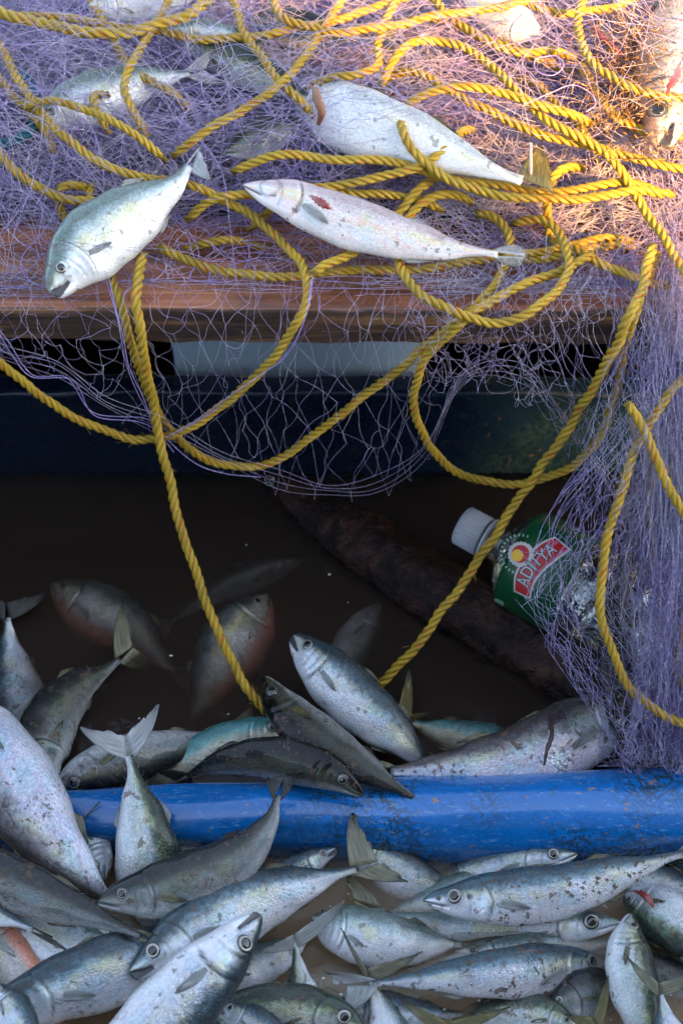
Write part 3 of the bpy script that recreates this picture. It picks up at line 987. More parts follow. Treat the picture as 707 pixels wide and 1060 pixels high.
fish('mackerel diving at the lower right corner with its olive forked tail spread upwards',
     [(712, 1150), (702, 1110), (692, 1070), (684, 1030)], 50, (-1, 0), z=[.0, .02, .035, .042], skin=SILVER, group=G1, tips=[(650, 992), (722, 1008)], tipz=.05, head=True)
fish('small dark fish head with pale eye ring in the gap, bottom right of centre',
     [(566, 1046), (592, 1034), (630, 1026), (680, 1030)], 52, (0, -1), z=[.0, .0, -.01, -.02], roll=0, skin=OLIVE, group=G1, iris=IRIS_W)
fish('mackerel at the bottom edge showing only an upright yellow tail fin, right of centre',
     [(655, 1170), (640, 1120), (626, 1085), (618, 1064)], 46, (-1, 0), z=[.0, .02, .03, .032], skin=GREEN, group=G1, tips=[(629, 1010), (584, 1050)], tipz=.036, fin=FIN_YEL)
fish('mackerel at the bottom edge with a wide crescent yellow green tail fin, centre',
     [(500, 1190), (486, 1140), (474, 1100), (466, 1070)], 46, (1, 0), z=[.0, .015, .022, .026], skin=GREEN, group=G1, tips=[(414, 1034), (528, 1042)], tipz=.03, fin=FIN_YEL)
fish('white bellied mackerel with its yellow forked tail opened upwards over the pale one, bottom centre',
     [(430, 1150), (414, 1100), (398, 1055), (384, 1016)], 54, (1, 0), z=[-.01, .0, .006, .020], roll=-20, skin=PALE, group=G1, tips=[(355, 964), (432, 988)], tipz=(.034, .03), fin=FIN)
fish('green backed mackerel facing right at the bottom edge, left of centre',
     [(380, 1068), (345, 1052), (292, 1047), (235, 1055), (190, 1078), (160, 1100)], 60, (0, -1), z=.026, roll=10, skin=GREEN, group=G1, iris=IRIS_W)
fish('small silver fish head with open jaw pointing up at the bottom edge left of centre',
     [(226, 1040), (254, 1056), (290, 1085), (320, 1120)], 44, (.7, -.7), z=.050, roll=0, skin=SILVER, group=G1, mouth=.35, iris=IRIS_W)
fish('large blue silver foreground mackerel, head up right, topmost of the pile',
     [(270, 948), (238, 984), (195, 1028), (140, 1082), (70, 1150), (30, 1190)], 80, (.75, .65), z=.088, roll=-4, skin=SILVER, group=G1, mouth=.12)
fish('large bright big eyed mackerel facing lower left, olive tail spread against the blue beam',
     [(134, 1006), (166, 986), (212, 958), (262, 934), (315, 916), (352, 905), (368, 900)], 72, (-.3, -1), z=[.052, .054, .052, .046, .042, .038, .036], roll=0, skin=SILVER, group=G1, tips=[(364, 842), (420, 912)], tipz=(.045, .030), mouth=.25, iris=IRIS_W)
fish('dark olive mackerel facing left, its tail end bent up over the blue beam',
     [(101, 934), (134, 927), (188, 916), (240, 894), (276, 858), (288, 824)], 66, (-.3, -1), z=[.066, .066, .064, .062, .070, .074], roll=8, skin=OLIVE, group=G1, tips=[(277, 806), (305, 808)], tipz=.076, fin=FIN_DARK)
fish('silver and green mackerel hanging head down across the blue beam, pale forked tail upright',
     [(172, 985), (165, 930), (154, 880), (142, 825), (134, 782)], 70, (1, 0), z=[-.02, .012, .040, .058, .068], roll=4, skin=GREEN, group=G1, tips=[(165, 729), (84, 754)], tipz=(.085, .08), fin=FIN_PALE)
fish('large lilac silver mackerel with reddish mottled side coming in from the left edge',
     [(-70, 715), (-20, 768), (22, 826), (62, 878), (96, 914), (118, 936)], 92, (-.7, .6), z=[.07, .07, .062, .055, .045, .022], roll=6, skin=PURPLE, group=G1, tail=False)
fish('dark blue green mackerel coming in from the left edge, narrow tail root pointing right',
     [(-130, 880), (-70, 888), (-10, 906), (50, 930), (105, 952), (146, 968)], 62, (.2, -1), z=.060, roll=22, skin=OLIVE, group=G1, lobe=.06, spread=22)
fish('thin silver tail end with a black pointed fin at the left edge',
     [(-160, 925), (-90, 930), (-30, 940), (10, 953), (34, 962)], 50, (0, -1), z=.052, roll=0, skin=SILVER, group=G1, tips=[(72, 985), (52, 970)], tipz=.05, fin=FIN_DARK)
fish('plain pale mackerel lying under the dark blue green one near the left edge',
     [(-40, 930), (10, 955), (60, 978), (120, 990), (170, 1000)], 68, (0, -1), z=.022, roll=-20, skin=PALE, group=G1)
fish('pale mackerel with silver belly between the tail root and the bright big eyed head',
     [(30, 940), (80, 965), (125, 985), (160, 1010), (190, 1040)], 56, (.4, -1), z=.018, roll=-25, skin=PALE, group=G1)
fish('brownish silver fish with a dark red spot at the left edge low in the pile',
     [(-30, 940), (-5, 975), (20, 1015), (50, 1060), (80, 1110)], 60, (-1, .3), z=.030, roll=0, skin=ROSY, group=G1)
fish('mackerel with a green back and lilac belly slanting up from the bottom left corner',
     [(-25, 1062), (15, 1042), (75, 1018), (140, 995), (205, 978), (260, 968)], 74, (-.2, -1), z=[.050, .052, .048, .038, .02, .0], roll=6, skin=SILVER, group=G1)
fish('small fish head with a dark eye in the bottom left corner',
     [(-8, 1018), (6, 1040), (24, 1072), (40, 1110)], 46, (1, -.3), z=.078, roll=0, skin=SILVER, group=G1, iris=IRIS_W)
fish('round eyed fish head peeking out between the lilac fish and the upright green one',
     [(108, 912), (97, 882), (82, 850), (60, 800)], 50, (-1, 0), z=[.012, .016, .016, .01], roll=0, skin=SILVER, group=G1, iris=IRIS_W, tail=False)
fish('fish under the lilac one, showing only a dark green tail fin against the blue beam',
     [(0, 960), (30, 920), (56, 882), (72, 862)], 44, (-1, 0), z=[.0, .015, .028, .036], roll=0, skin=GREEN, group=G1, tips=[(104, 830), (92, 874)], tipz=.046, fin=FIN)
fish('silver snout poking up against the blue beam behind the bright mackerel',
     [(347, 878), (318, 894), (280, 915), (240, 940)], 32, (-.5, -1), z=[.020, .016, .004, -.01], roll=0, skin=SILVER, group=G1, mouth=.28)
fish('silver blue fish sinking away right of the olive tail fin below the beam',
     [(352, 868), (385, 884), (420, 905), (465, 930), (500, 945)], 50, (.6, -.8), z=[.008, .006, .0, -.014, -.02], roll=0, skin=SILVER, group=G1, head=False)
fish('green edged fish pointing down, pale forked tail left of the pale mackerel head',
     [(322, 1110), (318, 1070), (312, 1020), (306, 980)], 42, (-1, 0), z=[-.01, .0, .012, .026], roll=0, skin=GREEN, group=G1, tips=[(357, 932), (268, 986)], tipz=(.036, .03), fin=FIN_GREY)
fish('shadowy sunken mackerel in the tan water between the pale fish at bottom centre',
     [(300, 1010), (340, 1020), (400, 1030), (450, 1040)], 50, (0, -1), z=-.022, skin=PALE, group=G1)
fish('sunken mackerel in the tan water below the half sunken right facing one',
     [(560, 975), (520, 985), (470, 992), (420, 990)], 46, (0, -1), z=-.024, skin=PALE, group=G1)

EXTRA = [
 ('sunken pale fish below the blue beam left of the right facing head', [(530, 905), (490, 918), (445, 934), (400, 945)], 40, (0, -1), -.006, PALE),
 ('tan sunken fish between the long silver mackerel and the heavily silted one', [(470, 985), (515, 988), (560, 984), (612, 978), (640, 976)], 42, (0, -1), -.008, PALE),
 ('greenish fish half under water at the bottom, right of the crescent tail', [(600, 1062), (560, 1052), (520, 1050), (470, 1062)], 44, (0, -1), .002, GREEN),
 ('grey fish back under the silted mackerel tail, bottom centre', [(345, 1040), (385, 1045), (430, 1052), (480, 1050)], 44, (0, -1), -.004, SILVER),
 ('pale fish belly between the big eyed mackerel and the downward fish with a pale tail', [(210, 1015), (250, 1005), (290, 990), (325, 965)], 44, (.3, -1), .004, PALE),
 ('dim olive fish in the gap under the red gilled fish, tail towards the corner', [(625, 1010), (660, 1006), (700, 1015), (745, 1035)], 44, (0, -1), -.004, OLIVE),
 ('silver fish flank under the half sunken right facing mackerel', [(450, 940), (500, 946), (560, 940), (610, 925)], 36, (0, -1), -.006, SILVER),
 ('dark fish in the gap below the upright green mackerel and the beam', [(215, 935), (190, 905), (200, 880), (225, 862)], 40, (1, -.2), .008, OLIVE),
 ('silver fish squeezed under the right edge below the blue beam', [(600, 905), (640, 905), (690, 915), (740, 930)], 44, (0, -1), -.002, SILVER),
 ('pale fish low in the pile under the foreground mackerel near the bottom edge', [(130, 1030), (170, 1050), (215, 1075), (250, 1100)], 50, (.5, -1), .03, PALE)]
for lb, pp_, dp, bk, zz, sk in EXTRA:
    fish(lb, pp_, dp, bk, z=zz, skin=sk, group=G1)

# ---------- upper well
fish('dark fish leaning head down at the left with a thin upright tail, gold crescent eye',
     [(54, 814), (44, 782), (54, 744), (82, 712), (110, 694), (124, 682)], 62, (-1, -.4), z=[.030, .028, .022, .012, .006, .006], roll=18, skin=OLIVE, group=G2, tips=[(128, 623), (162, 690)], tipz=(.016, -.02), fin=FIN)
fish('reddish striped fish hovering under the surface at the upper left of the dark well',
     [(54, 604), (92, 628), (138, 655), (172, 688), (182, 694)], 66, (.6, -.8), z=[-.018, -.018, -.020, -.022, -.024], roll=0, skin=ROSY, group=G2, tips=[(236, 706), (215, 740)], tipz=-.024)
fish('sunken fish with visible eye and rosy belly beside the hanging left rope',
     [(277, 616), (255, 648), (228, 690), (204, 735), (196, 748)], 74, (-.8, -.5), z=[-.015, -.016, -.020, -.026, -.032], roll=0, skin=ROSY, group=G2, iris=IRIS_W)
fish('faint narrow greenish fish behind the left rope, deep in the dark water',
     [(316, 577), (270, 592), (220, 615), (175, 645)], 36, (0, -1), z=-.020, roll=0, skin=OLIVE, group=G2, head=False)
fish('fish sinking at the left edge, its forked tail lifted above the dark water',
     [(34, 800), (22, 750), (14, 695), (8, 640)], 60, (-1, 0), z=[-.04, -.025, -.012, .004], roll=0, skin=SILVER, group=G2, tips=[(48, 614), (-24, 608)], tipz=.010, fin=FIN_DARK)
fish('fish resting belly up against the blue beam behind the pale upright tail, pink edged belly',
     [(54, 820), (88, 800), (130, 786), (185, 772), (240, 758)], 50, (.1, 1), z=[.022, .024, .020, .008, -.006], roll=0, skin=OLIVE, group=G2)
fish('half sunken fish with teal back and golden belly lying behind the black ones',
     [(304, 750), (262, 760), (215, 778), (165, 803), (130, 820)], 46, (-.2, -1), z=[.014, .010, .002, -.008, -.02], roll=6, skin=TEAL, group=G2)
fish('black fish facing lower right with pale stripes, lying across the top of the blue beam',
     [(376, 823), (346, 801), (300, 787), (255, 785), (215, 794), (195, 803)], 52, (.2, -1), z=[.066, .068, .064, .054, .040, .02], roll=30, skin=BLACK, group=G2, fin=FIN_DARK)
fish('black fish with a yellow fin, its thin tail crossing the blue beam to the right',
     [(274, 700), (293, 732), (328, 766), (372, 792), (408, 813), (428, 826)], 56, (-.5, .8), z=[.052, .052, .056, .058, .052, .046], roll=25, skin=BLACK, group=G2, fin=FIN_DARK, pect_fin=FIN_YEL, tips=[(450, 840), (440, 834)], tipz=.04, spread=12, iris=IRIS)
fish('silver bellied blue green backed mackerel rising head up in the middle of the well',
     [(304, 658), (332, 688), (372, 728), (412, 764), (448, 800)], 66, (.7, -.7), z=[.046, .044, .036, .026, .004], roll=2, skin=SILVER, group=G2, tail=False, mouth=.15)
fish('wide pinkish silver fish resting on the right end of the blue beam under the net',
     [(668, 722), (628, 742), (585, 765), (530, 786), (470, 794), (404, 798)], 78, (-.4, -1), z=[.028, .032, .032, .032, .034, .034], roll=0, skin=PURPLE, group=G2, lobe=.08)
fish('ghostly yellowish fish under water right of the upright mackerel, small yellow tail sticking out',
     [(560, 790), (520, 775), (475, 764), (436, 752), (422, 746)], 46, (0, -1), z=[-.02, -.016, -.012, -.004, .004], roll=0, skin=TEAL, group=G2, tips=[(423, 694), (444, 738)], tipz=(.024, .01), fin=FIN_YEL)
fish('pale grey blur of a fish low in the water above the upright silver mackerel',
     [(395, 625), (372, 660), (352, 700), (340, 740)], 46, (1, 0), z=-.026, skin=PALE, group=G2, head=False)
fish('long dark fish hanging head down inside the net curtain at the right',
     [(648, 778), (638, 725), (638, 665), (644, 600), (652, 540)], 44, (-1, 0), z=[.062, .078, .092, .105, .12], roll=40, skin=BLACK, group=G2, fin=FIN_DARK)

# ---------- on the plank
fish('bright pale mackerel lying on the front plank at the left, head down with parted jaws',
     [(52, 302), (76, 272), (112, 240), (150, 214), (184, 190), (196, 172)], 78, (-.7, -.7), z=[.335, .338, .342, .347, .352, .358], roll=0, skin=PALE, group=G3, tips=[(208, 150), (218, 186)], tipz=.36, mouth=.22, fin=FIN_PALE)
fish('bright white fish in the net at top centre, tail to the right, head buried left',
     [(306, 92), (332, 106), (372, 124), (425, 145), (482, 168), (540, 188)], 74, (.3, -1), z=[.325, .345, .360, .362, .36, .356], roll=-10, skin=WHITE, group=G3, head=False, tips=[(560, 150), (575, 200)], tipz=.352, fin=FIN_YEL, pect=False)
fish('pinkish white fish with a red gill wound under the ropes at centre',
     [(252, 192), (300, 205), (352, 226), (412, 246), (465, 258), (515, 263)], 56, (.2, -1), z=[.350, .350, .346, .342, .338, .336], roll=-12, skin=PINK, group=G3, head=False, tips=[(536, 254), (534, 276)], tipz=.326, fin=FIN_PALE)
fish('whitish fish blurred under the net at the upper left beside the teal rope',
     [(36, 128), (70, 112), (112, 96), (160, 84), (196, 76)], 56, (0, -1), z=.352, roll=0, skin=PALE, group=G3, fin=FIN_PALE)
fish('greenish grey fish under the net left of the white one, slanting down to the right',
     [(190, 42), (225, 56), (262, 72), (300, 92), (326, 104)], 48, (.4, -1), z=.352, roll=25, skin=GREEN, group=G3, fin=FIN_GREY, head=False)
fish('reddish headed fish pointing down at the top right corner among golden weed',
     [(680, 152), (688, 112), (700, 62), (714, 5), (722, -50)], 84, (-1, 0), z=.368, roll=0, skin=RUSTY, group=G3, mouth=.2, iris=IRIS_D)
fish('sunlit orange white fish at the top edge right of centre',
     [(560, 38), (530, 22), (498, 4), (470, -14)], 44, (.3, -1), z=.366, skin=WHITE, group=G3, head=False, fin=FIN_PALE)
fish('white fish glimpsed at the top edge left of centre under the thick rope',
     [(92, 6), (130, 6), (170, 2), (215, -8)], 36, (0, -1), z=.360, skin=WHITE, group=G3, head=False, fin=FIN_PALE)
fish('dark bluish fish deep in the net left of the brown twig',
     [(232, 158), (262, 146), (296, 136), (332, 128)], 40, (0, -1), z=.340, skin=OLIVE, group=G3, head=False)
fish('dark grey fish deep in the net at the top centre',
     [(262, 16), (300, 28), (345, 36), (390, 40)], 40, (0, -1), z=.346, skin=OLIVE, group=G3, head=False)
fish('pale silver fish deep in the net above the greenish grey one',
     [(180, 30), (205, 32), (235, 36), (262, 44)], 26, (0, -1), z=.366, skin=PALE, group=G3, head=False)

#==ROPES==
def rope_mat(name, base, dark, fleck):
    t = NT(name)
    uv = t.n('ShaderNodeUVMap').outputs[0]
    co = t.n('ShaderNodeTexCoord').outputs['Object']
    sep = t.n('ShaderNodeSeparateXYZ', Vector=uv)
    fl = t.n('ShaderNodeAttribute', attribute_name='fleck').outputs['Fac']
    fib = t.noise(t.vec(uv, (300, 7, 1)), 1.0, 3, 0.6)       # filaments run along the strand
    fib2 = t.noise(t.vec(uv, (40, 30, 1)), 1.0, 2, 0.6)
    big = t.noise(co, 22, 3, 0.6)
    c = t.mix(t.ramp(fib2, [(0.35, 0.0), (0.65, 1.0)]), dark, base)
    c = t.mix(t.math('MULTIPLY', t.ramp(big, [(0.45, 0.0), (0.7, 1.0)]), 0.35), c, tuple(x * .5 for x in dark))
    ln = t.noise(t.vec(uv, (34, 0.2, 1)), 1.0, 1, 0.4)
    ar = t.math('ABSOLUTE', t.math('SUBTRACT', t.math('FRACT', t.math('ADD', sep.outputs[1], 0.1)), 0.5))
    on = t.math('MULTIPLY', t.math('MULTIPLY', fl, t.ramp(ln, [(0.48, 0.0), (0.55, 1.0)])), t.ramp(ar, [(0.13, 1.0), (0.22, 0.0)]))
    c = t.mix(t.math('MULTIPLY', on, 0.85), c, fleck)
    h = t.math('ADD', t.math('MULTIPLY', fib2, 1.0), t.math('MULTIPLY', fib, 0.4))
    return t.finish(t.pbsdf(Base_Color=c, Roughness=0.38, Coat_Weight=0.25, Coat_Roughness=0.25, Normal=t.bump(h, 0.9, 0.0008)))


ROPE = rope_mat('yellow_rope', (0.78, 0.52, 0.030), (0.30, 0.20, 0.02), (0.62, 0.10, 0.015))
TEALROPE = rope_mat('teal_rope', (0.02, 0.20, 0.28), (0.01, 0.08, 0.12), (0.02, 0.20, 0.28))


def rope(label, pts3, r=.0035, mat=ROPE, group='yellow twisted ropes', smooth=3):
    p, L = catmull(pts3, step=.0017)
    n = len(p)
    k = 15
    # an end inside the picture burrows down between the folds of the net
    for end in (0, 1):
        e = p[-1] if end else p[0]
        q = proj(e)
        if 0 < q[0] < 707 and 0 < q[1] < 255 and e[2] > ZP:
            i = np.arange(n)
            dd_ = (n - 1 - i if end else i) * .0017
            p[:, 2] -= .020 * np.clip(1 - dd_ / .030, 0, 1) ** 1.5
    pp = np.pad(p, ((k, k), (0, 0)), mode='edge')
    ker = np.hanning(2 * k + 3)[1:-1]
    ker /= ker.sum()
    q = np.stack([np.convolve(pp[:, c], ker, 'valid') for c in range(3)], 1)
    q[0], q[-1] = p[0], p[-1]
    p = q
    ws = np.arange(n) * .0017
    wf, wp = rng.uniform(60, 130, 6), rng.uniform(0, 6.3, 6)
    p = p + .0006 * np.stack([np.sin(ws * wf[c] + wp[c]) + np.sin(ws * wf[c + 3] * 1.7 + wp[c + 3]) * .5 for c in range(3)], 1)
    T = np.gradient(p, axis=0)
    T /= np.linalg.norm(T, axis=1, keepdims=True) + 1e-12
    U = np.zeros_like(T)
    u = np.cross(T[0], (0.3, 0.5, 0.8))
    u /= np.linalg.norm(u)
    for i in range(n):
        u = u - (u @ T[i]) * T[i]
        u /= np.linalg.norm(u)
        U[i] = u
    W = np.cross(T, U)
    s = np.concatenate([[0], np.cumsum(np.linalg.norm(np.diff(p, axis=0), axis=1))])
    pitch = r * 6.2
    ph = s / pitch * 2 * np.pi + rng.uniform(0, 6)
    Vs, Fs, UVs, Fl = [], [], [], []
    sides = 10
    off = 0
    a = np.arange(sides) / sides * 2 * np.pi
    for k3 in range(3):
        f = ph + k3 * 2 * np.pi / 3
        e = U * np.cos(f)[:, None] + W * np.sin(f)[:, None]
        g = -U * np.sin(f)[:, None] + W * np.cos(f)[:, None]
        c = p + e * r * .50
        # strand cross-section in plane (e, g') with g' across the strand
        ring = c[:, None, :] + r * .54 * (e[:, None, :] * np.cos(a)[None, :, None] + g[:, None, :] * np.sin(a)[None, :, None] * 1.02)
        Vs.append(ring.reshape(-1, 3))
        Fs.append(grid_faces(n, sides, True, off))
        UVs.append(np.stack([np.repeat(s, sides), np.tile(np.abs(a / (2 * np.pi) - .5) * 2, n)], 1))
        Fl.append(np.full(n * sides, 1.0 if k3 == 0 else 0.0))
        off += n * sides
    caps = []
    for k3 in range(3):
        b_ = k3 * n * sides
        caps.append(b_ + np.arange(sides)[::-1])
        caps.append(b_ + (n - 1) * sides + np.arange(sides))
    nf = int(s[-1] * 220)
    ii = rng.integers(2, n - 2, nf)
    d0 = rng.standard_normal((nf, 3))
    d0 -= (d0 * T[ii]).sum(1)[:, None] * T[ii]
    d0 /= np.linalg.norm(d0, axis=1, keepdims=True)
    st_ = p[ii] + d0 * r * .8
    fl_ = rng.uniform(.002, .006, nf)[:, None]
    dr = (T[ii] * rng.choice([-1, 1], nf)[:, None] + d0 * rng.uniform(.15, .8, nf)[:, None])
    side = rng.standard_normal((nf, 3)) * .25
    kk = np.array([0, .35, .7, 1.0])[None, :, None]
    fp = st_[:, None] + fl_[:, None] * (dr[:, None] * kk + side[:, None] * kk ** 2)
    fv, ff = tubes(fp, .00011)
    Vs.append(fv)
    Fs.append(ff + off)
    UVs.append(np.full((len(fv), 2), .3))
    Fl.append(np.zeros(len(fv)))
    me = mesh_np('rope', np.vstack(Vs), [np.vstack(Fs), np.array(caps)], np.vstack(UVs), {'fleck': np.concatenate(Fl)})
    o = link('rope', me, mat)
    tag(o, label, 'rope', group)
    return o


def DR(pts, lift=0.0):
    return [drape(x, y, lift) for x, y in pts]


def SL(pts, lift=0.0):
    return [slope(x, y, lift) for x, y in pts]


TOPL = .026
rope('thick yellow rope sagging across the top left corner', DR([(-25, 4), (0, 11), (17, 18), (42, 24), (71, 30), (99, 35), (127, 34), (158, 28), (184, 20), (205, 10), (222, -8)], TOPL + .008), r=.0045)
rope('yellow rope running just under the thick one, then right to the top edge', DR([(-20, 12), (10, 17), (42, 15), (71, 19), (93, 23), (119, 26), (141, 29), (170, 34), (200, 39), (225, 41), (253, 40), (279, 35), (302, 30), (338, 24), (361, 17), (388, 8), (411, 0), (430, -8)], TOPL - .004))
rope('yellow rope dropping from the top edge to a hooked end, left of centre', DR([(180, -10), (167, 17), (154, 37), (141, 58), (131, 75), (129, 90), (136, 107), (150, 121)], TOPL))
rope('yellow rope half buried in the net from the top left down to the right', DR([(95, -6), (99, 14), (113, 25), (119, 42), (129, 64), (141, 74), (158, 84), (181, 91), (200, 96)], TOPL - .014))
rope('long yellow rope over the pale fish, looping down and back to the left edge',
     DR([(-12, 20), (0, 45), (8, 62), (23, 88), (37, 109), (54, 129), (76, 149), (85, 156), (113, 174), (150, 184), (175, 187), (200, 191), (218, 200), (240, 211), (262, 224), (281, 238), (295, 255), (309, 268), (318, 282), (320, 300), (312, 325), (297, 352), (272, 383), (240, 412), (205, 438), (178, 451), (150, 456), (110, 447), (75, 431), (40, 408), (0, 375), (-30, 348)], .018))
rope('stout yellow rope at the left edge running down behind the pale fish', DR([(-20, 140), (0, 160), (14, 174), (28, 187), (48, 198), (65, 207), (85, 209), (110, 203), (135, 200)], .010), r=.0036)
rope('small yellow rope loop between the left rope and the pale fish', DR([(92, 176), (80, 178), (66, 182), (57, 191), (58, 207), (68, 221), (80, 229)], .004))
rope('short yellow rope joining the long left rope near the left edge', DR([(-15, 68), (0, 82), (14, 96), (28, 112), (42, 124), (56, 140)], .012))
rope('thin yellow rope crossing the whitish blurred fish', DR([(18, 90), (31, 95), (48, 100), (71, 107), (91, 115), (110, 120), (127, 130), (150, 140), (170, 145)], .034), r=.0031)
rope('small yellow loop on the blurred whitish fish', DR([(108, 76), (96, 86), (94, 97), (99, 108), (110, 116)], .030), r=.0031)
rope('orange flecked rope end standing in the net left of the pale fish', DR([(92, 170), (88, 185), (88, 200), (90, 220)], .004), r=.0031)
rope('long yellow rope slanting from the top centre down to the left', DR([(362, -12), (352, 5), (341, 20), (330, 37), (317, 59), (299, 79), (276, 99), (254, 113), (222, 129), (197, 137), (178, 140)], TOPL))
rope('yellow rope dropping from the top edge to the brown twig', DR([(240, -10), (246, 17), (256, 40), (271, 59), (287, 82), (304, 92), (326, 100)], TOPL - .002))
rope('yellow rope running right from the top edge, lit orange towards the corner', DR([(278, -10), (287, 11), (302, 24), (321, 29), (350, 33), (388, 30), (417, 24), (445, 18), (473, 13), (501, 10), (521, 7), (544, 2), (560, -8)], TOPL + .004))
rope('orange lit rope looping down from the top edge and back left', DR([(420, -12), (410, 3), (400, 17), (394, 34), (391, 54), (394, 67), (385, 74), (360, 78), (335, 76), (313, 72)], TOPL - .004))
rope('yellow rope arching over the top centre and then running down the right side', DR([(396, 70), (399, 60), (408, 53), (425, 45), (448, 40), (467, 43), (487, 52), (507, 68), (527, 86), (544, 104), (564, 122), (589, 139), (612, 147), (629, 159), (646, 181), (660, 204), (674, 228), (688, 250), (707, 279), (730, 312)], TOPL + .002))
rope('orange yellow rope from the top centre straight to the right edge', DR([(392, 62), (402, 66), (425, 71), (445, 81), (467, 95), (490, 107), (513, 119), (535, 129), (560, 139), (592, 147), (620, 153), (648, 161), (677, 170), (707, 175), (730, 178)], TOPL - .006))
rope('orange rope lying flat across the right part of the net, ending in a curl', DR([(418, 91), (445, 89), (473, 88), (501, 92), (530, 99), (560, 109), (592, 115), (608, 113), (615, 105)], TOPL + .010))
rope('yellow rope sagging along the top edge at the right', DR([(525, -10), (538, 0), (558, 8), (578, 14), (595, 15), (620, 11), (648, 3), (665, -8)], TOPL))
rope('bright yellow rope bending from the top edge to the right edge over the weed', DR([(610, -14), (603, 2), (598, 20), (599, 37), (606, 57), (623, 75), (648, 88), (677, 98), (707, 103), (730, 106)], TOPL + .012))
rope('yellow rope falling right of the sunlit fish to the weed', DR([(600, 48), (606, 68), (612, 88), (626, 109), (643, 126), (660, 135), (682, 140), (712, 140)], TOPL - .006))
rope('golden rope dipping through the sunlit net from the top edge', DR([(440, -12), (448, 0), (458, 10), (467, 18), (484, 31), (501, 42), (521, 51), (541, 54), (560, 53), (581, 49), (600, 40)], TOPL - .002))
rope('faint golden rope deeper in the sunlit net', DR([(402, 12), (430, 13), (452, 18), (480, 30), (510, 42), (560, 62), (605, 62)], TOPL - .016))
rope('faint rope crossing the net at the far right middle', DR([(530, 62), (548, 80), (570, 100), (592, 122), (612, 140), (625, 152)], TOPL - .018), r=.0031)
rope('upper rope of the level pair running right below the white fish', DR([(240, 155), (271, 160), (302, 161), (338, 163), (365, 165), (388, 166), (417, 170), (440, 177), (467, 185), (496, 190), (530, 194), (552, 198), (592, 198), (620, 192), (648, 188), (688, 178)], .022))
rope('yellow rope from centre left over the pinkish fish, curling up over the white one', DR([(190, 205), (237, 202), (265, 200), (293, 198), (321, 195), (350, 191), (383, 187), (408, 180), (434, 172), (451, 163), (465, 151), (476, 140), (482, 122), (490, 112)], .028))
rope('lower rope of the level pair, looping over the white fish then running right', DR([(424, 100), (416, 106), (413, 118), (417, 133), (420, 146), (427, 158), (442, 170), (456, 181), (473, 191), (496, 198), (518, 202), (535, 205), (564, 206), (592, 206), (620, 204), (648, 198), (677, 191), (700, 180)], .034))
rope('short rope under the pair, crossing the pinkish fish', DR([(255, 217), (293, 206), (321, 201), (371, 199), (397, 200), (430, 202), (458, 197)], .020), r=.0032)
rope('yellow rope slanting from the crossing below the white fish down left over the pinkish fish', DR([(450, 165), (443, 178), (434, 191), (422, 208), (408, 225), (391, 242), (374, 256), (360, 264), (345, 271), (325, 283)], .022))
rope('big yellow rope ring hanging over the plank edge at centre', DR([(490, 188), (467, 192), (448, 201), (431, 215), (418, 233), (412, 253), (413, 272), (421, 290), (443, 310), (478, 327), (513, 335), (548, 325), (573, 305), (588, 283), (590, 265), (582, 247), (571, 230), (552, 216), (535, 210)], .020))
rope('yellow rope bow right of centre in the net', DR([(572, 232), (565, 216), (567, 194), (575, 177), (589, 161), (605, 153)], .014), r=.0036)
rope('yellow rope slanting to the knot at the right end of the plank', DR([(571, 228), (580, 240), (591, 252), (607, 266), (631, 278), (654, 287), (673, 294), (695, 296)], .014))
rope('yellow rope lying along the plank from the pale fish to the right', DR([(165, 255), (180, 262), (203, 273), (228, 281), (259, 286), (293, 286), (330, 283), (360, 280), (400, 281), (440, 277), (480, 272), (507, 269), (564, 267), (592, 262), (620, 256), (677, 245)], .004))
rope('short yellow rope between the pale fish and the centre', DR([(184, 238), (208, 246), (237, 247), (265, 245), (282, 241)], .004), r=.0032)
rope('thin yellow rope under the pinkish tail, running right', DR([(424, 240), (445, 253), (459, 262), (482, 264), (507, 260), (549, 263), (606, 250), (648, 239), (668, 235)], .008), r=.0032)
rope('long yellow rope hanging in a wide loop from pale fish to plank centre',
     DR([(495, 200), (505, 209), (516, 222), (527, 242), (528, 262), (518, 287), (500, 308), (484, 326), (466, 338), (440, 358), (413, 382), (380, 408), (353, 427), (320, 455), (285, 477), (255, 485), (230, 481), (205, 472), (180, 450), (160, 420), (147, 390), (139, 365), (132, 340), (124, 312), (117, 290), (112, 276)], .008))
rope('deep U shaped yellow rope hanging right of centre under the plank',
     DR([(612, 264), (600, 272), (585, 278), (555, 290), (520, 304), (488, 325), (462, 347), (443, 367), (430, 392), (428, 420), (436, 447), (450, 470), (475, 490), (505, 500), (543, 500), (580, 490), (605, 472), (622, 450), (633, 420), (641, 390), (647, 355), (656, 325), (666, 300), (674, 280), (680, 262)], .016))


def taut(top, mid, end, lift, z_end, npt=6):
    """hangs from the plank front, then runs free in the air to a point over the catch"""
    a = DR(top, lift)
    p0 = a[-1]
    out = list(a)
    z0 = p0[2]
    for i, (x, y) in enumerate(mid + [end], 1):
        t = i / (len(mid) + 1)
        out.append(P(x, y, z0 * (1 - t) + z_end * t))
    return out


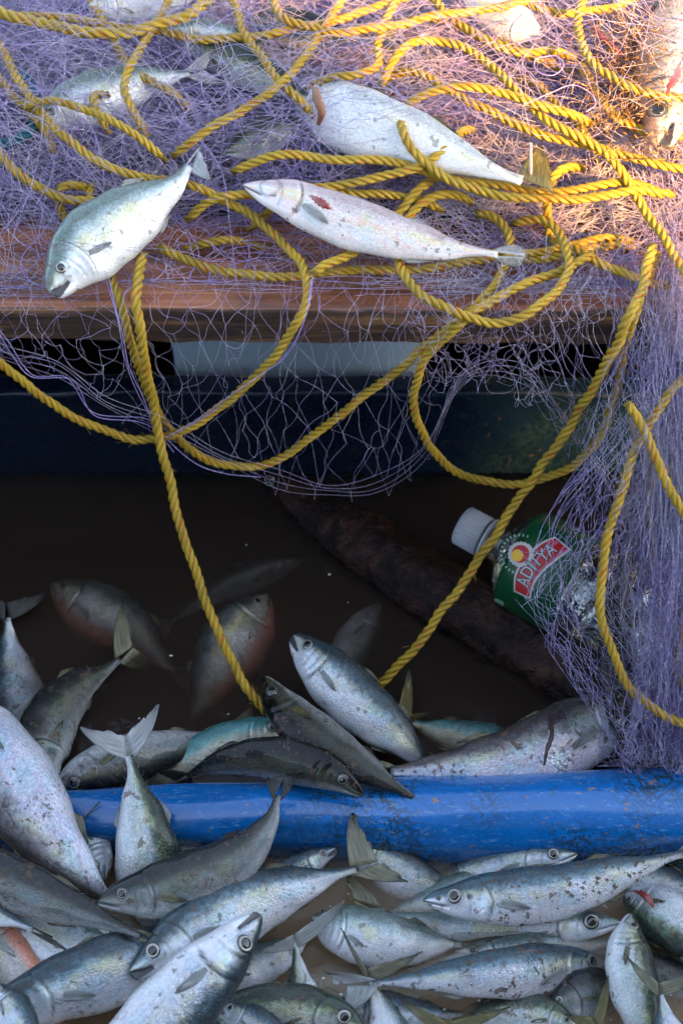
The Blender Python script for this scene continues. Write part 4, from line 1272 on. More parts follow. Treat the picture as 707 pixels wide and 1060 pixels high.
rope('straight yellow rope running from the plank right end down left to the catch',
     taut([(674, 255), (671, 275), (664, 300), (652, 325), (641, 350), (628, 375), (610, 407), (590, 440)], [(567, 475), (545, 503), (528, 530), (505, 565), (480, 602), (450, 643), (422, 680)], (388, 713), .026, .012), r=.0039)
rope('yellow rope hanging straight at the left, dropping into the dark well',
     taut([(147, 262), (144, 285), (142, 305), (143, 335), (149, 365), (155, 400), (161, 430)], [(168, 465), (176, 500), (187, 545), (202, 590), (222, 645), (244, 693)], (276, 738), .016, .03), r=.0039)
rope('yellow rope with a frayed upper end crossing the net curtain to the right edge', SL([(650, 418), (665, 445), (680, 475), (695, 510), (709, 537), (725, 566)], .030), r=.0036)
rope('long yellow rope sweeping down through the net curtain and out right above the blue beam',
     SL([(725, 385), (707, 392), (691, 407), (679, 423), (668, 446), (656, 467), (648, 490), (639, 521), (631, 550), (623, 580), (621, 605), (621, 632), (626, 655), (633, 677), (646, 704), (666, 727), (687, 742), (707, 750), (730, 754)], .022), r=.0036)
rope('faint yellow rope behind the right net curtain', SL([(650, 430), (660, 452), (672, 470), (674, 500), (671, 530), (676, 560), (677, 590), (679, 621), (682, 648), (688, 673), (696, 692), (704, 712)], -.004), r=.0031)
rope('short orange flecked rope at the right edge inside the net curtain', SL([(716, 615), (707, 634), (702, 663), (700, 692), (704, 710)], .004), r=.0031)
rope('frayed teal rope curling at the upper left edge', DR([(12, 58), (22, 72), (33, 88), (38, 108), (38, 128), (28, 143), (10, 150), (-14, 149)], .004), r=.0045, mat=TEALROPE, group=None)

#==NET==
def thread_mat(name, c1, c2):
    t = NT(name)
    co = t.n('ShaderNodeTexCoord').outputs['Object']
    n = t.noise(co, 16, 3, .5)
    n2 = t.noise(co, 300, 1, .5)
    c = t.mix(t.ramp(n, [(0.38, 0.0), (0.62, 1.0)]), c1, c2)
    c = t.mix(t.math('MULTIPLY', t.ramp(n2, [(0.5, 0.0), (0.7, 1.0)]), 0.5), c, (0.85, 0.84, 0.9))
    p = t.pbsdf(Base_Color=c, Roughness=0.35, Coat_Weight=0.05)
    tr = t.n('ShaderNodeBsdfTranslucent', Color=c).outputs[0]
    m = t.n('ShaderNodeMixShader', Fac=0.3)
    t.t.links.new(p, m.inputs[1])
    t.t.links.new(tr, m.inputs[2])
    return t.finish(m.outputs[0])


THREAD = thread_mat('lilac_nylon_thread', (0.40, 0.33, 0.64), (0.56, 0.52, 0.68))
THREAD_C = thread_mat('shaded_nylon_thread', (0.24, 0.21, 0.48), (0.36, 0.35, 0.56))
THREAD_V = thread_mat('violet_nylon_thread', (0.36, 0.28, 0.66), (0.46, 0.36, 0.74))
GOLD = thread_mat('golden_weed', (0.55, 0.30, 0.06), (0.40, 0.22, 0.06))

net = empty('fishing_net', (0, .05, ZP))
tag(net, 'lilac nylon fishing net heaped on the plank, hanging in front and down the right side', 'fishing net')
NO = np.array([0, .05, ZP])


def heap_z(x, y, w):
    """w in 0..1: place in the thickness of the heap"""
    base = ZP + .003 + heap_h(y) * w * 1.0
    b = .006 * np.sin(x * 23 + 1.3) * np.sin(y * 19 + .5) * w
    return base + b


def over_fish(n, seed):
    T = thread_field(n, 24, -.30, -.12, -.01, .12, .3, .9, .0003, flow, seed=seed, lmin=.10, lmax=.26)
    s = np.sin(np.linspace(0, math.pi, 24))[None]
    T[:, :, 2] += .052 * s ** .6
    return tubes(T, rng.uniform(.00014, .00022, n))


def thread_field(n, K, x0, x1, y0, y1, wlo, whi, rad, flow, lmin=.08, lmax=.30, curl=1.0, seed=0, ymin=YF + .004):
    r = np.random.default_rng(seed)
    x = r.uniform(x0, x1, n)
    y = r.uniform(y0, y1, n)
    L = r.uniform(lmin, lmax, n)
    w = r.uniform(wlo, whi, n)
    a0 = flow(x, y) + r.normal(0, .45, n)
    s = np.linspace(-.5, .5, K)
    k1 = r.normal(0, 3.0 * curl, n)
    a = a0[:, None] + k1[:, None] * s[None] * L[:, None] * 3 + curl * (r.uniform(.1, .8, n)[:, None] * np.sin(s[None] * r.uniform(5, 16, n)[:, None] + r.uniform(0, 6.3, n)[:, None]))
    dx = np.cos(a) * (L[:, None] / K)
    dy = np.sin(a) * (L[:, None] / K)
    X = x[:, None] + np.cumsum(dx, 1) - dx.sum(1, keepdims=True) / 2
    Y = y[:, None] + np.cumsum(dy, 1) - dy.sum(1, keepdims=True) / 2
    W = np.clip(w[:, None] + .22 * np.sin(s[None] * r.uniform(6, 18, n)[:, None] + r.uniform(0, 6, n)[:, None]), 0, 2.4)
    Y = np.maximum(Y, ymin + r.uniform(0, .02, n)[:, None])
    Z = heap_z(X, Y, W)
    return np.stack([X, Y, Z], -1)


def flow(x, y):
    return -.35 + .5 * np.sin(x * 9 + 1) + .55 * np.cos(y * 14 + x * 5) + .3 * np.sin(x * 31 + y * 23)


def put(name, V, F, mat):
    me = mesh_np(name, V - NO, F)
    return link(name, me, mat, net)


# heap: low dense layers, and thinner layers that pass over the fish and ropes
bundles = []
bundles.append(tubes(thread_field(5200, 20, -.46, .46, .050, .40, .0, .85, .0003, flow, seed=1, ymin=.03), rng.uniform(.00016, .00034, 5200)))
bundles.append(tubes(thread_field(620, 24, -.46, .46, .075, .40, 1.6, 2.1, .0003, flow, seed=12, ymin=.06, lmin=.12, lmax=.36), rng.uniform(.00014, .00024, 620)))
bundles.append(tubes(thread_field(1100, 22, -.46, .46, .065, .40, .7, 1.30, .0003, flow, seed=2, ymin=.03), rng.uniform(.00020, .00034, 1100)))
bundles.append(tubes(thread_field(260, 24, -.44, .46, -.02, .08, .3, 1.2, .0003, flow, seed=3, curl=1.3), rng.uniform(.00020, .00032, 260)))
bundles.append(tubes(thread_field(700, 22, .10, .48, -.03, .14, .0, 1.2, .0003, flow, seed=4, curl=1.3), rng.uniform(.00020, .00034, 700)))
bundles.append(over_fish(60, 77))
V, F = merge(bundles)
put('heaped_netting', V, F, THREAD)
V, F = merge([tubes(thread_field(360, 26, -.46, .46, .02, .38, .3, 1.2, .0003, flow, seed=5, curl=2.2, lmin=.05, lmax=.2), rng.uniform(.00028, .00050, 360)),
              tubes(thread_field(110, 30, -.42, .44, -.03, .10, .2, 1.1, .0003, flow, seed=6, curl=2.6, lmin=.06, lmax=.2), rng.uniform(.00028, .00045, 110))])
put('violet_netting', V, F, THREAD_V)


def net_sheet(fmap, nu, nv, jit, rad, K=7, sagamp=.002, drop=0.04, seed=0, knots=True):
    """diamond meshes: fmap(u,v)->3D, u across, v down, both 0..1"""
    r = np.random.default_rng(seed)
    nodes = np.zeros((nu + 1, nv + 1, 3))
    for i in range(nu + 1):
        for j in range(nv + 1):
            u = (i + (.5 if j % 2 else 0)) / nu
            nodes[i, j] = fmap(u + r.normal(0, jit / nu), j / nv + r.normal(0, jit / nv))
    E = []
    for i in range(nu):
        for j in range(nv):
            for k in ((i, i + 1) if j % 2 else (i - 1, i)):
                if 0 <= k <= nu and r.random() > drop:
                    E.append((nodes[i, j], nodes[k, j + 1]))
    E = np.array(E)
    s = np.linspace(0, 1, K)[None, :, None]
    A, B = E[:, None, 0], E[:, None, 1]
    path = A * (1 - s) + B * s
    amp = r.normal(0, sagamp, (len(E), 1, 3))
    amp[:, :, 2] -= sagamp * .8
    path = path + amp * np.sin(np.pi * s) + r.normal(0, sagamp * .45, (len(E), 1, 3)) * np.sin(2 * np.pi * s)
    V, F = tubes(path, rad)
    if knots:
        nn = nodes.reshape(-1, 3)
        kr = rad * 2.9
        o = np.array([[1, 0, 0], [-1, 0, 0], [0, 1, 0], [0, -1, 0], [0, 0, 1], [0, 0, -1]]) * kr
        KV = (nn[:, None] + o[None]).reshape(-1, 3)
        fo = np.array([[0, 2, 4, 4], [2, 1, 4, 4], [1, 3, 4, 4], [3, 0, 4, 4], [2, 0, 5, 5], [1, 2, 5, 5], [3, 1, 5, 5], [0, 3, 5, 5]])
        # quads degenerate are not allowed: build as tris
        tri = fo[:, :3]
        KF = (tri[None] + (np.arange(len(nn)) * 6)[:, None, None]).reshape(-1, 3)
        return V, F, KV, KF
    return V, F, None, None


def put_sheet(name, sheets, mat):
    Vs, Q, Tn, o = [], [], [], 0
    for V, F, KV, KF in sheets:
        Vs.append(V)
        Q.append(F + o)
        o += len(V)
        if KV is not None:
            Vs.append(KV)
            Tn.append(KF + o)
            o += len(KV)
    fl = [np.vstack(Q)] + ([np.vstack(Tn)] if Tn else [])
    me = mesh_np(name, np.vstack(Vs) - NO, fl)
    return link(name, me, mat, net)


hx = [-40, 0, 60, 110, 170, 230, 290, 340, 390, 440, 480, 540, 580, 640]
hy = [345, 372, 392, 425, 452, 482, 506, 517, 510, 478, 400, 396, 440, 520]


def hang(lift, y0=262, tighten=1.0, phase=0.0):
    def f(u, v):
        px = -30 + 680 * u
        hem = np.interp(px, hx, hy)
        py = y0 + (hem - y0) * (v ** 1.05) * tighten
        px2 = px + 9 * math.sin(v * 5 + u * 14 + phase) + 7 * math.sin(u * 33 + phase)
        return drape(px2, py + 5 * math.sin(u * 22 + v * 6 + phase), lift + .006 * math.sin(u * 17 + v * 4 + phase))
    return f


def hang_r(lift, phase):
    def f(u, v):
        px = 420 + 250 * u
        hem = np.interp(px, [420, 470, 520, 560, 600, 640, 670], [392, 400, 398, 420, 480, 540, 560])
        py = 250 + (hem - 250) * v
        return drape(px + 8 * math.sin(v * 7 + u * 9 + phase), py + 6 * math.sin(u * 12 + phase), lift + .008 * math.sin(u * 9 + v * 6 + phase))
    return f


# the right curtain
def curt(x0a, x0b, x1, lift, phase, ytop=265, ybot=792):
    def f(u, v):
        py = ytop + (ybot - ytop) * v
        left = np.interp(py, [265, 330, 420, 500, 580, 620, 700, 770, 800], [640, 640, 625, 600, 545, 535, 590, 640, 650]) + x0a
        left2 = np.interp(py, [265, 420, 800], [655, 645, 640]) + x0b
        l = left if x0a > -900 else left2
        px = l + (x1 - l) * u
        return slope(px + 6 * math.sin(v * 11 + u * 7 + phase), py + 6 * math.sin(u * 15 + phase), lift + .012 * math.sin(u * 8 + v * 9 + phase) * min(1, v * 3))
    return f


sheets = [net_sheet(hang(.004), 26, 8, .18, .00015, seed=21, sagamp=.0022),
          net_sheet(hang(.014, 250, .93, 2.0), 22, 7, .24, .00016, seed=22, sagamp=.0026, drop=.12),
          net_sheet(hang_r(.010, 0.5), 13, 9, .24, .00016, seed=23, sagamp=.003),
          net_sheet(hang_r(.020, 3.5), 12, 9, .28, .00017, seed=24, sagamp=.004, drop=.1)]
put_sheet('hanging_netting', sheets, THREAD)
cs = [net_sheet(curt(0, 0, 740, .012, 0), 12, 34, .30,.00019, seed=31, sagamp=.003, drop=.06),
      net_sheet(curt(10, 0, 730, .024, 1.7), 9, 26, .34,.00019, seed=32, sagamp=.0035, drop=.3),
      net_sheet(curt(45, 0, 735, .000, 3.1), 14, 36, .34,.00019, seed=33, sagamp=.003, drop=.06),
      net_sheet(curt(-999, 0, 735, .018, 4.4), 16, 40, .36,.00019, seed=34, sagamp=.0035, drop=.06),
      net_sheet(curt(-999, 12, 735, .006, 5.9), 18, 44, .40,.00019, seed=35, sagamp=.0035, drop=.06)]
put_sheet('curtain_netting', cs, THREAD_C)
# long loose threads running down the curtain and spilling at its foot
r = np.random.default_rng(41)
paths = []
for i in range(420):
    v0, v1 = sorted(r.uniform(-.12, 1.0, 2))
    v1 = min(1.0, max(v1, v0 + .22))
    s = np.linspace(v0, v1, 26)
    base = r.beta(2.2, 1.6)
    ph, am = r.uniform(0, 6.3, 2), r.uniform(3, 15)
    w = 652 + 85 * base
    lf = r.uniform(-.005, .03)
    pts = []
    for q in s:
        py = 250 + 540 * q
        px = w + am * math.sin(q * 9 + ph[0]) + am * .4 * math.sin(q * 23 + ph[1]) - 26 * max(0, q - .45) * (1 - base) + 10 * (1 - q)
        pts.append(slope(px, py, max(-.004, lf + .006 * math.sin(q * 12 + ph[1]))))
    paths.append(pts)
V1 = tubes(np.array(paths), r.uniform(.00012, .00021, len(paths)))
paths = []
for i in range(260):
    cx, cy = r.uniform(625, 730), r.uniform(700, 790)
    a0, k0 = r.uniform(0, 6.3), r.normal(0, 2.2)
    L = r.uniform(25, 75)
    s = np.linspace(-.5, .5, 20)
    a = a0 + k0 * s + .7 * np.sin(s * 9 + r.uniform(0, 6))
    X = cx + np.cumsum(np.cos(a)) * L / 20
    Y = cy + np.cumsum(np.sin(a)) * L / 30
    Y = np.minimum(Y, 792 + (Y - 792) * .1)
    X = np.maximum(X, 618 + (790 - Y) * 0.05)
    zz = r.uniform(.030, .062) + .006 * np.sin(s * 11)
    paths.append([P(x_, y_, z_) for x_, y_, z_ in zip(X, Y, zz)])
V2 = tubes(np.array(paths), r.uniform(.00014, .00024, len(paths)))
paths = []
for i in range(130):      # loose threads round the curtain's open left side
    v0 = r.uniform(.05, .85)
    s = np.linspace(v0, min(1, v0 + r.uniform(.1, .3)), 22)
    ph = r.uniform(0, 6.3, 3)
    off = r.uniform(0, 1) ** 1.3
    lf = r.uniform(0, .03)
    sl = r.normal(0, 120)
    pts = []
    for q in s:
        py = 265 + 527 * q
        left = np.interp(py, [265, 330, 420, 500, 580, 620, 700, 770, 800], [640, 640, 622, 590, 545, 535, 590, 640, 650])
        px = left + (700 - left) * off + 12 * math.sin(q * 20 + ph[0]) + (q - v0) * sl
        px = max(px, left - 4)
        pts.append(slope(px, py, lf))
    paths.append(pts)
V3 = tubes(np.array(paths), r.uniform(.00014, .00022, len(paths)))
V, F = merge([V1, V2, V3])
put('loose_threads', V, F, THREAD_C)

hem = [tuple(p) for p in zip(hx, hy)]
hv = []
for k in range(4):
    q, L = catmull([drape(x, y - 2 - 5 * k + 3 * math.sin(x * .05 + k), .008 + .004 * k) for x, y in hem], n=90)
    hv.append(q)
V, F = tubes(np.array(hv), .00022)
put('hem_threads', V, F, THREAD)

# twisted violet strings beside the ropes
vs = []
for pts, lf in (([(-10, 330), (8, 352), (34, 388), (70, 391), (97, 427), (150, 433), (176, 448)], .012),
                ([(0, 346), (12, 366), (33, 390), (76, 394), (98, 430), (145, 437), (180, 455)], .014),
                ([(168, 455), (200, 437), (235, 412), (270, 388), (293, 372), (306, 352), (318, 322), (322, 290)], .022),
                ([(168, 458), (205, 436), (238, 414), (274, 384), (297, 366), (310, 345), (321, 310), (324, 280)], .020),
                ([(113, 285), (118, 310), (128, 350), (134, 380), (148, 410), (160, 440), (180, 468)], .016),
                ([(110, 290), (122, 330), (130, 372), (142, 405), (166, 446), (200, 478), (232, 490), (270, 494)], .014),
                ([(556, 60), (575, 58), (583, 68), (572, 78), (556, 74), (553, 64), (560, 58)], .05),
                ([(543, 108), (570, 96), (592, 88), (610, 96), (616, 108), (606, 116)], .05)):
    p, L = catmull([drape(x, y, lf) for x, y in pts], n=60)
    vs.append(p)
for q in vs:
    V, F = tubes(q[None], .0004, 5)
    put('violet_string', V, F, THREAD_V)

# drop of water caught on the hem
bm = bmesh.new()
bmesh.ops.create_uvsphere(bm, u_segments=20, v_segments=14, radius=.0042)
for v in bm.verts:
    v.co.z *= 1.15
    if v.co.z > 0:
        k = 1 - .35 * v.co.z / .005
        v.co.x *= k
        v.co.y *= k
me = bpy.data.meshes.new('water_drop')
bm.to_mesh(me)
bm.free()
for p in me.polygons:
    p.use_smooth = True
t = NT('clear_drop')
DROP = t.finish(t.pbsdf(Base_Color=(1, 1, 1), Roughness=0.02, Transmission_Weight=1.0, IOR=1.33))
o = link('water_drop', me, DROP, loc=PY(279, 497, YF - .02))
tag(o, 'clear round drop of water hanging on the net hem under the wide rope loop', 'drop')

#==SMALL==
# golden weed caught round the fish at the top right
r = np.random.default_rng(51)
paths = []
for i in range(420):
    cx, cy = r.normal(662, 30), r.normal(70, 42)
    s = np.linspace(-.5, .5, 16)
    a = r.uniform(0, 6.3) + r.normal(0, 3) * s + .9 * np.sin(s * 10 + r.uniform(0, 6))
    L = r.uniform(14, 50)
    X = cx + np.cumsum(np.cos(a)) * L / 16
    Y = np.clip(cy + np.cumsum(np.sin(a)) * L / 16, -30, 165)
    zz = r.uniform(.010, .038) + .004 * np.sin(s * 9)
    paths.append([drape(x_, y_, z_) for x_, y_, z_ in zip(X, Y, zz)])
V, F = tubes(np.array(paths), r.uniform(.0002, .0005, len(paths)))
weed = link('weed_tangle', mesh_np('weed_tangle', V, F), GOLD)
tag(weed, 'golden brown weed fibres tangled round the reddish headed fish', 'seaweed', kind='stuff')

TWIG = simple('twig_bark', (0.20, 0.10, 0.06), 0.6, nscale=90, bump=.6)


def stick(name, label, pts, rads, mat):
    p, L = catmull(pts, n=24)
    rr = np.interp(np.linspace(0, 1, 24), np.linspace(0, 1, len(rads)), rads) * (1 + .12 * np.sin(np.arange(24) * 1.7))
    V, F = tubes(p[None], rr[None], sides=9)
    c0 = np.arange(9)[::-1][None]
    c1 = (23 * 9 + np.arange(9))[None]
    o = link(name, mesh_np(name, V, [F, c0, c1]), mat)
    tag(o, label, 'twig')
    return o


stick('twig', 'brown forked twig standing in the net beside the white fish', [drape(326, 92, .05), drape(329, 104, .055), drape(333, 116, .05), drape(330, 128, .036)], [.0022, .0034, .0030, .0016], TWIG)
stick('twig', 'thin pale stick poking out of the net above the white fish tail', [drape(549, 148, .048), drape(549, 165, .040), drape(549, 182, .030)], [.0010, .0013, .0012], simple('pale_stick', (0.55, 0.45, 0.42), .5))
stick('twig', 'thin dark twig lying on the pinkish silver fish beside the net', [P(568, 738, .055), P(571, 760, .060), P(566, 776, .058), P(563, 792, .05)], [.0008, .0016, .0018, .0008], simple('dark_stick', (0.05, 0.03, 0.025), .5))

# red streak of torn gill on the pinkish fish and at the right corner
RED = simple('torn_red_gill', (0.26, 0.035, 0.028), 0.3, coat=.8, nscale=160, var=.5)


def flesh(label, pts, lifts, wid):
    p, L = catmull([P(x, y, z) for (x, y), z in zip(pts, lifts)], n=20)
    w = wid * np.sin(np.linspace(.12, math.pi - .1, 20))
    T = np.gradient(p, axis=0)
    T /= np.linalg.norm(T, axis=1, keepdims=True)
    V = []
    for i in range(20):
        v = CAM - p[i]
        v /= np.linalg.norm(v)
        s = np.cross(T[i], v)
        for k in range(10):
            a = k / 10 * 2 * math.pi
            V.append(p[i] + s * math.cos(a) * w[i] + v * math.sin(a) * w[i] * .4 + s * .0006 * math.sin(i * 2.1))
    o = link('torn_gill', mesh_np('torn_gill', np.array(V), grid_faces(20, 10, True)), RED)
    tag(o, label, 'fish gill')
    return o


flesh('dark red torn gill lying open on the pinkish white fish', [(320, 202), (330, 208), (339, 214), (344, 217)], [.366, .367, .365, .361], .0030)
flesh('red gill strand beside the golden weed in the sun', [(608, 20), (622, 38), (636, 50), (646, 58)], [.378, .380, .380, .376], .0028)
flesh('red gill at the right edge under the bright yellow rope', [(702, 66), (700, 78), (694, 88), (690, 98)], [.398, .400, .400, .396], .0050)
flesh('small dark red gill on the fish under the long mackerel tail', [(655, 922), (664, 925), (672, 932), (676, 940)], [.022, .026, .028, .026], .0028)

# ---- the bottle
A0 = P(490, 550, .050)
A1 = P(588, 604, .046)
ax = A1 - A0
ax /= np.linalg.norm(ax)
vv = CAM - A0
vv /= np.linalg.norm(vv)
NV = vv - (vv @ ax) * ax
NV /= np.linalg.norm(NV)
SV = np.cross(NV, ax)
if (proj(A0 + SV * .01) - proj(A0))[1] > 0:
    SV = -SV         # points up-right in the picture
bottle = empty('plastic_bottle', A0)
tag(bottle, 'clear plastic water bottle with green label and grey white cap floating behind the net', 'bottle')
t = NT('clear_plastic')
co = t.n('ShaderNodeTexCoord').outputs['Object']
nz = t.noise(co, 60, 3, .6)
nrm = t.bump(nz, .9, .004)
lw = t.n('ShaderNodeLayerWeight', Blend=0.35, Normal=nrm).outputs['Facing']
fac = t.math('ADD', t.math('MULTIPLY', lw, 0.65), 0.16, True)
tr = t.n('ShaderNodeBsdfTransparent', Color=(0.80, 0.86, 0.84, 1)).outputs[0]
gl = t.n('ShaderNodeBsdfGlossy', Roughness=0.04, Normal=nrm, Color=(0.9, 0.95, 0.95, 1)).outputs[0]
mx = t.n('ShaderNodeMixShader', Fac=fac)
t.t.links.new(tr, mx.inputs[1])
t.t.links.new(gl, mx.inputs[2])
CLEAR = t.finish(mx.outputs[0])
CAPM = simple('cap_plastic', (0.36, 0.38, 0.41), 0.45, nscale=60, var=.2)
GREEN_L = simple('label_green', (0.003, 0.055, 0.020), 0.3, nscale=40, var=.3, bump=.3)
REDL = simple('label_red', (0.40, 0.010, 0.014), 0.4, var=.08)
WHITEL = simple('label_white', (0.48, 0.49, 0.48), 0.4, var=.08)
DARKL = simple('label_dark', (0.01, 0.02, 0.02), 0.4, var=.08)
YELL = simple('label_yellow', (0.75, 0.45, 0.02), 0.4, var=.08)
PGREEN = simple('label_pale_green', (0.20, 0.42, 0.28), 0.4, var=.08)


def lathe(name, prof, mat, seg=64, parent=bottle, ribs=None):
    V = []
    for s, r_ in prof:
        for k in range(seg):
            a = 2 * math.pi * k / seg
            q = r_
            if ribs:
                q = r_ * (1 + ribs * math.cos(a * 40))
            V.append(ax * s + (NV * math.cos(a) + SV * math.sin(a)) * q)
    F = [grid_faces(len(prof), seg, True)]
    return link(name, mesh_np(name, np.array(V), F), mat, parent)


body_prof = [(.012, .0135), (.020, .0138), (.026, .015), (.030, .019), (.034, .027), (.039, .035), (.045, .0405), (.050, .0430), (.098, .0430)]
s = .098
for k in range(7):
    body_prof += [(s + .004, .0430), (s + .008, .0405), (s + .012, .0405), (s + .016, .0430)]
    s += .018
body_prof += [(s + .006, .042), (s + .016, .034), (s + .020, .020), (s + .019, .001)]
lathe('bottle_body', body_prof, CLEAR)
lathe('cap', [(-.012, .001), (-.012, .015), (-.0105, .0168), (.010, .0172), (.0105, .0150), (.0108, .0140)], CAPM, ribs=.022, seg=240)
lathe('neck_ring', [(.0125, .0138), (.0130, .0185), (.0150, .0187), (.0158, .0138)], CAPM)
LR = .0436
lathe('label', [(.044, .0398), (.0455, .0420), (.051, LR), (.098, LR), (.0985, .0432)], GREEN_L)


def on_label(s, w, h):
    """s along the axis from the cap, w round the bottle; h height above the label"""
    a = w / LR
    r_ = LR + h
    return ax * s + (NV * math.cos(a) + SV * math.sin(a)) * r_


def label_poly(name, pts, h, mat):
    """flat outline in (s,w) bent round the label"""
    bm = bmesh.new()
    vs = [bm.verts.new((p[0] * 1000, p[1] * 1000, 0)) for p in pts]
    f = bm.faces.new(vs)
    bmesh.ops.triangulate(bm, faces=[f])
    bmesh.ops.subdivide_edges(bm, edges=bm.edges[:], cuts=2, use_grid_fill=True)
    for v in bm.verts:
        v.co = Vector(on_label(v.co.x / 1000, v.co.y / 1000, h))
    me = bpy.data.meshes.new(name)
    bm.to_mesh(me)
    bm.free()
    me.materials.append(mat)
    o = bpy.data.objects.new(name, me)
    C.objects.link(o)
    o.parent = bottle.children[-1] if False else LABEL
    return o


LABEL = [c for c in bottle.children if c.name.startswith('label')][0]
# banner: arc centred on the far side of the label, bulging towards the cap


def sw_from_px(px, py):
    """where the view ray through a picture point meets the label: a drafting aid to place the print"""
    d = ray(px, py)
    o = CAM - A0
    dp = d - (d @ ax) * ax
    op = o - (o @ ax) * ax
    a_, b_, c_ = dp @ dp, 2 * dp @ op, op @ op - LR * LR
    disc = max(0, b_ * b_ - 4 * a_ * c_)
    t_ = (-b_ - math.sqrt(disc)) / (2 * a_)
    q = o + d * t_
    return q @ ax, math.atan2(q @ SV, q @ NV) * LR


c1 = [sw_from_px(x, y) for x, y in ((541, 616), (547, 598), (557, 585), (571, 575), (584, 569))]   # lower (far) edge + centreline drawn from measures
lo_e = [(547.5, 618), (551, 604), (560, 591), (574, 579), (588, 569)]
hi_e = [(533, 611), (535, 594), (545, 578), (560, 564), (574, 557.5)]
lo_e = catmull(np.array([sw_from_px(*p) for p in lo_e]), n=24)[0]
hi_e = catmull(np.array([sw_from_px(*p) for p in hi_e]), n=24)[0]


def strip(name, A, B, h, mat):
    n = len(A)
    V = []
    for w in np.linspace(0, 1, 6):
        for a_, b_ in zip(A, B):
            q = a_ * (1 - w) + b_ * w
            V.append(on_label(q[0], q[1], h))
    return link(name, mesh_np(name, np.array(V), grid_faces(6, n)), mat, LABEL)


mid_ = (lo_e + hi_e) / 2
ext = lambda A, k: mid_ + (A - mid_) * k
def grow(A, d):
    T = np.gradient(mid_, axis=0)
    T /= np.linalg.norm(T, axis=1, keepdims=True)
    B = A.copy()
    B[0] -= T[0] * d
    B[-1] += T[-1] * d
    return B
strip('banner_border', grow(ext(lo_e, 1.22), .0016), grow(ext(hi_e, 1.22), .0016), .00025, WHITEL)
strip('banner', lo_e, hi_e, .00045, REDL)

# lettering on the banner
Tm = np.gradient(mid_, axis=0)
acc = np.concatenate([[0], np.cumsum(np.linalg.norm(np.diff(mid_, axis=0), axis=1))])


def lettering(text, size, h, mat, x_off=0.0, y_off=0.0, path=mid_, fat=0.0, name='lettering', sx=1.0):
    cu = bpy.data.curves.new(name, 'FONT')
    cu.body = text
    cu.size = size
    cu.align_x = 'CENTER'
    cu.align_y = 'CENTER'
    cu.offset = fat
    cu.resolution_u = 3
    ob = bpy.data.objects.new('tmp', cu)
    C.objects.link(ob)
    bpy.context.view_layer.update()
    dg = bpy.context.evaluated_depsgraph_get()
    me = bpy.data.meshes.new_from_object(ob.evaluated_get(dg))
    bpy.data.objects.remove(ob)
    bpy.data.curves.remove(cu)
    ac = np.concatenate([[0], np.cumsum(np.linalg.norm(np.diff(path, axis=0), axis=1))])
    T = np.gradient(path, axis=0)
    T /= np.linalg.norm(T, axis=1, keepdims=True)
    for v in me.vertices:
        x, y = v.co.x * sx + ac[-1] / 2 + x_off, v.co.y + y_off
        c = np.array([np.interp(x, ac, path[:, 0]), np.interp(x, ac, path[:, 1])])
        tt = np.array([np.interp(x, ac, T[:, 0]), np.interp(x, ac, T[:, 1])])
        tt /= np.linalg.norm(tt)
        up = np.array([-tt[1], tt[0]])
        if up[0] > 0:
            up = -up
        q = c + up * y + tt * min(0, x) + tt * max(0, x - ac[-1])
        v.co = Vector(on_label(q[0], q[1], h))
    me.name = name
    me.materials.clear()
    return link(name, me, mat, LABEL)


lettering('ADITYA', .0150, .00065, DARKL, fat=.0009, name='lettering_outline', sx=.78)
lettering('ADITYA', .0150, .00085, WHITEL, name='lettering', sx=.78)
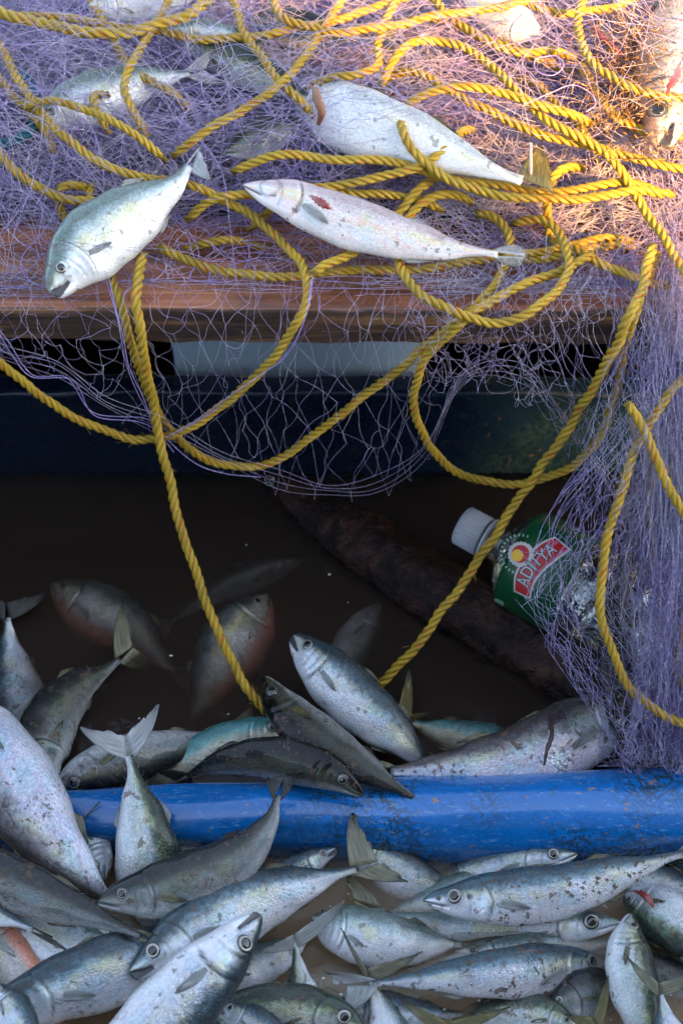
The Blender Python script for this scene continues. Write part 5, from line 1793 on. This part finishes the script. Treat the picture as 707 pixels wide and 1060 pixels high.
# sun emblem
cs_, cw_ = sw_from_px(538.5, 573.5)
ring = []
for k in range(40):
    a = k / 40 * 2 * math.pi
    rr_ = .0095 + (.0010 if k % 2 else 0)
    ring.append((cs_ + rr_ * math.cos(a), cw_ + rr_ * math.sin(a)))
label_poly('sun_emblem', ring, .0006, WHITEL)
label_poly('sun_disc', [(cs_ + .0072 * math.cos(k / 30 * 2 * math.pi), cw_ + .0072 * math.sin(k / 30 * 2 * math.pi)) for k in range(30)], .0008, REDL)
label_poly('sun_disc', [(cs_ - .0016 + .0048 * math.cos(k / 30 * 2 * math.pi), cw_ - .0022 + .0048 * math.sin(k / 30 * 2 * math.pi)) for k in range(30)], .0010, YELL)
# small unreadable lettering round the emblem, as short strokes
k = 0
rs = np.random.default_rng(3)
for i in range(15):
    a = R(100 + i * 12.5)
    c_, s_ = math.cos(a), math.sin(a)
    r0, r1 = .0145, .0168
    wd = .00045 + rs.uniform(0, .0004)
    da = wd / r0
    q = [(cs_ + r0 * math.cos(a - da), cw_ + r0 * math.sin(a - da)), (cs_ + r1 * math.cos(a - da), cw_ + r1 * math.sin(a - da)), (cs_ + r1 * math.cos(a + da), cw_ + r1 * math.sin(a + da)), (cs_ + r0 * math.cos(a + da), cw_ + r0 * math.sin(a + da))]
    label_poly('small_print', q, .0005, PGREEN)
q0 = sw_from_px(516, 622)
label_poly('pale_patch', [(q0[0] - .004, q0[1] - .004), (q0[0] + .005, q0[1] - .004), (q0[0] + .005, q0[1] + .004), (q0[0] - .003, q0[1] + .003)], .0005, PGREEN)

# ---- flakes, scales and specks floating on the water
r = np.random.default_rng(61)
Vs, Fs = [], []
for i in range(170):
    px, py = r.uniform(-20, 730), (r.uniform(560, 790) if r.random() < .14 else r.uniform(870, 1080))
    c = P(px, py, .0008)
    rad = abs(r.normal(0, .0008)) + .0003
    a0 = r.uniform(0, 6.3)
    el = r.uniform(.4, 1)
    b = len(Vs)
    tl = r.normal(0, .25, 2)
    for k in range(6):
        a = a0 + k * math.pi / 3
        x, y = rad * math.cos(a), rad * el * math.sin(a)
        Vs.append(c + np.array([x, y, x * tl[0] + y * tl[1]]))
    Fs.append([b + k for k in range(6)])
fl = link('floating_scales', mesh_np('floating_scales', np.array(Vs), np.array(Fs)), simple('loose_scale', (0.55, 0.55, 0.52), .25, coat=.6, nscale=300, var=.6))
tag(fl, 'pale loose scales and specks floating on the murky water', 'scales', kind='stuff')
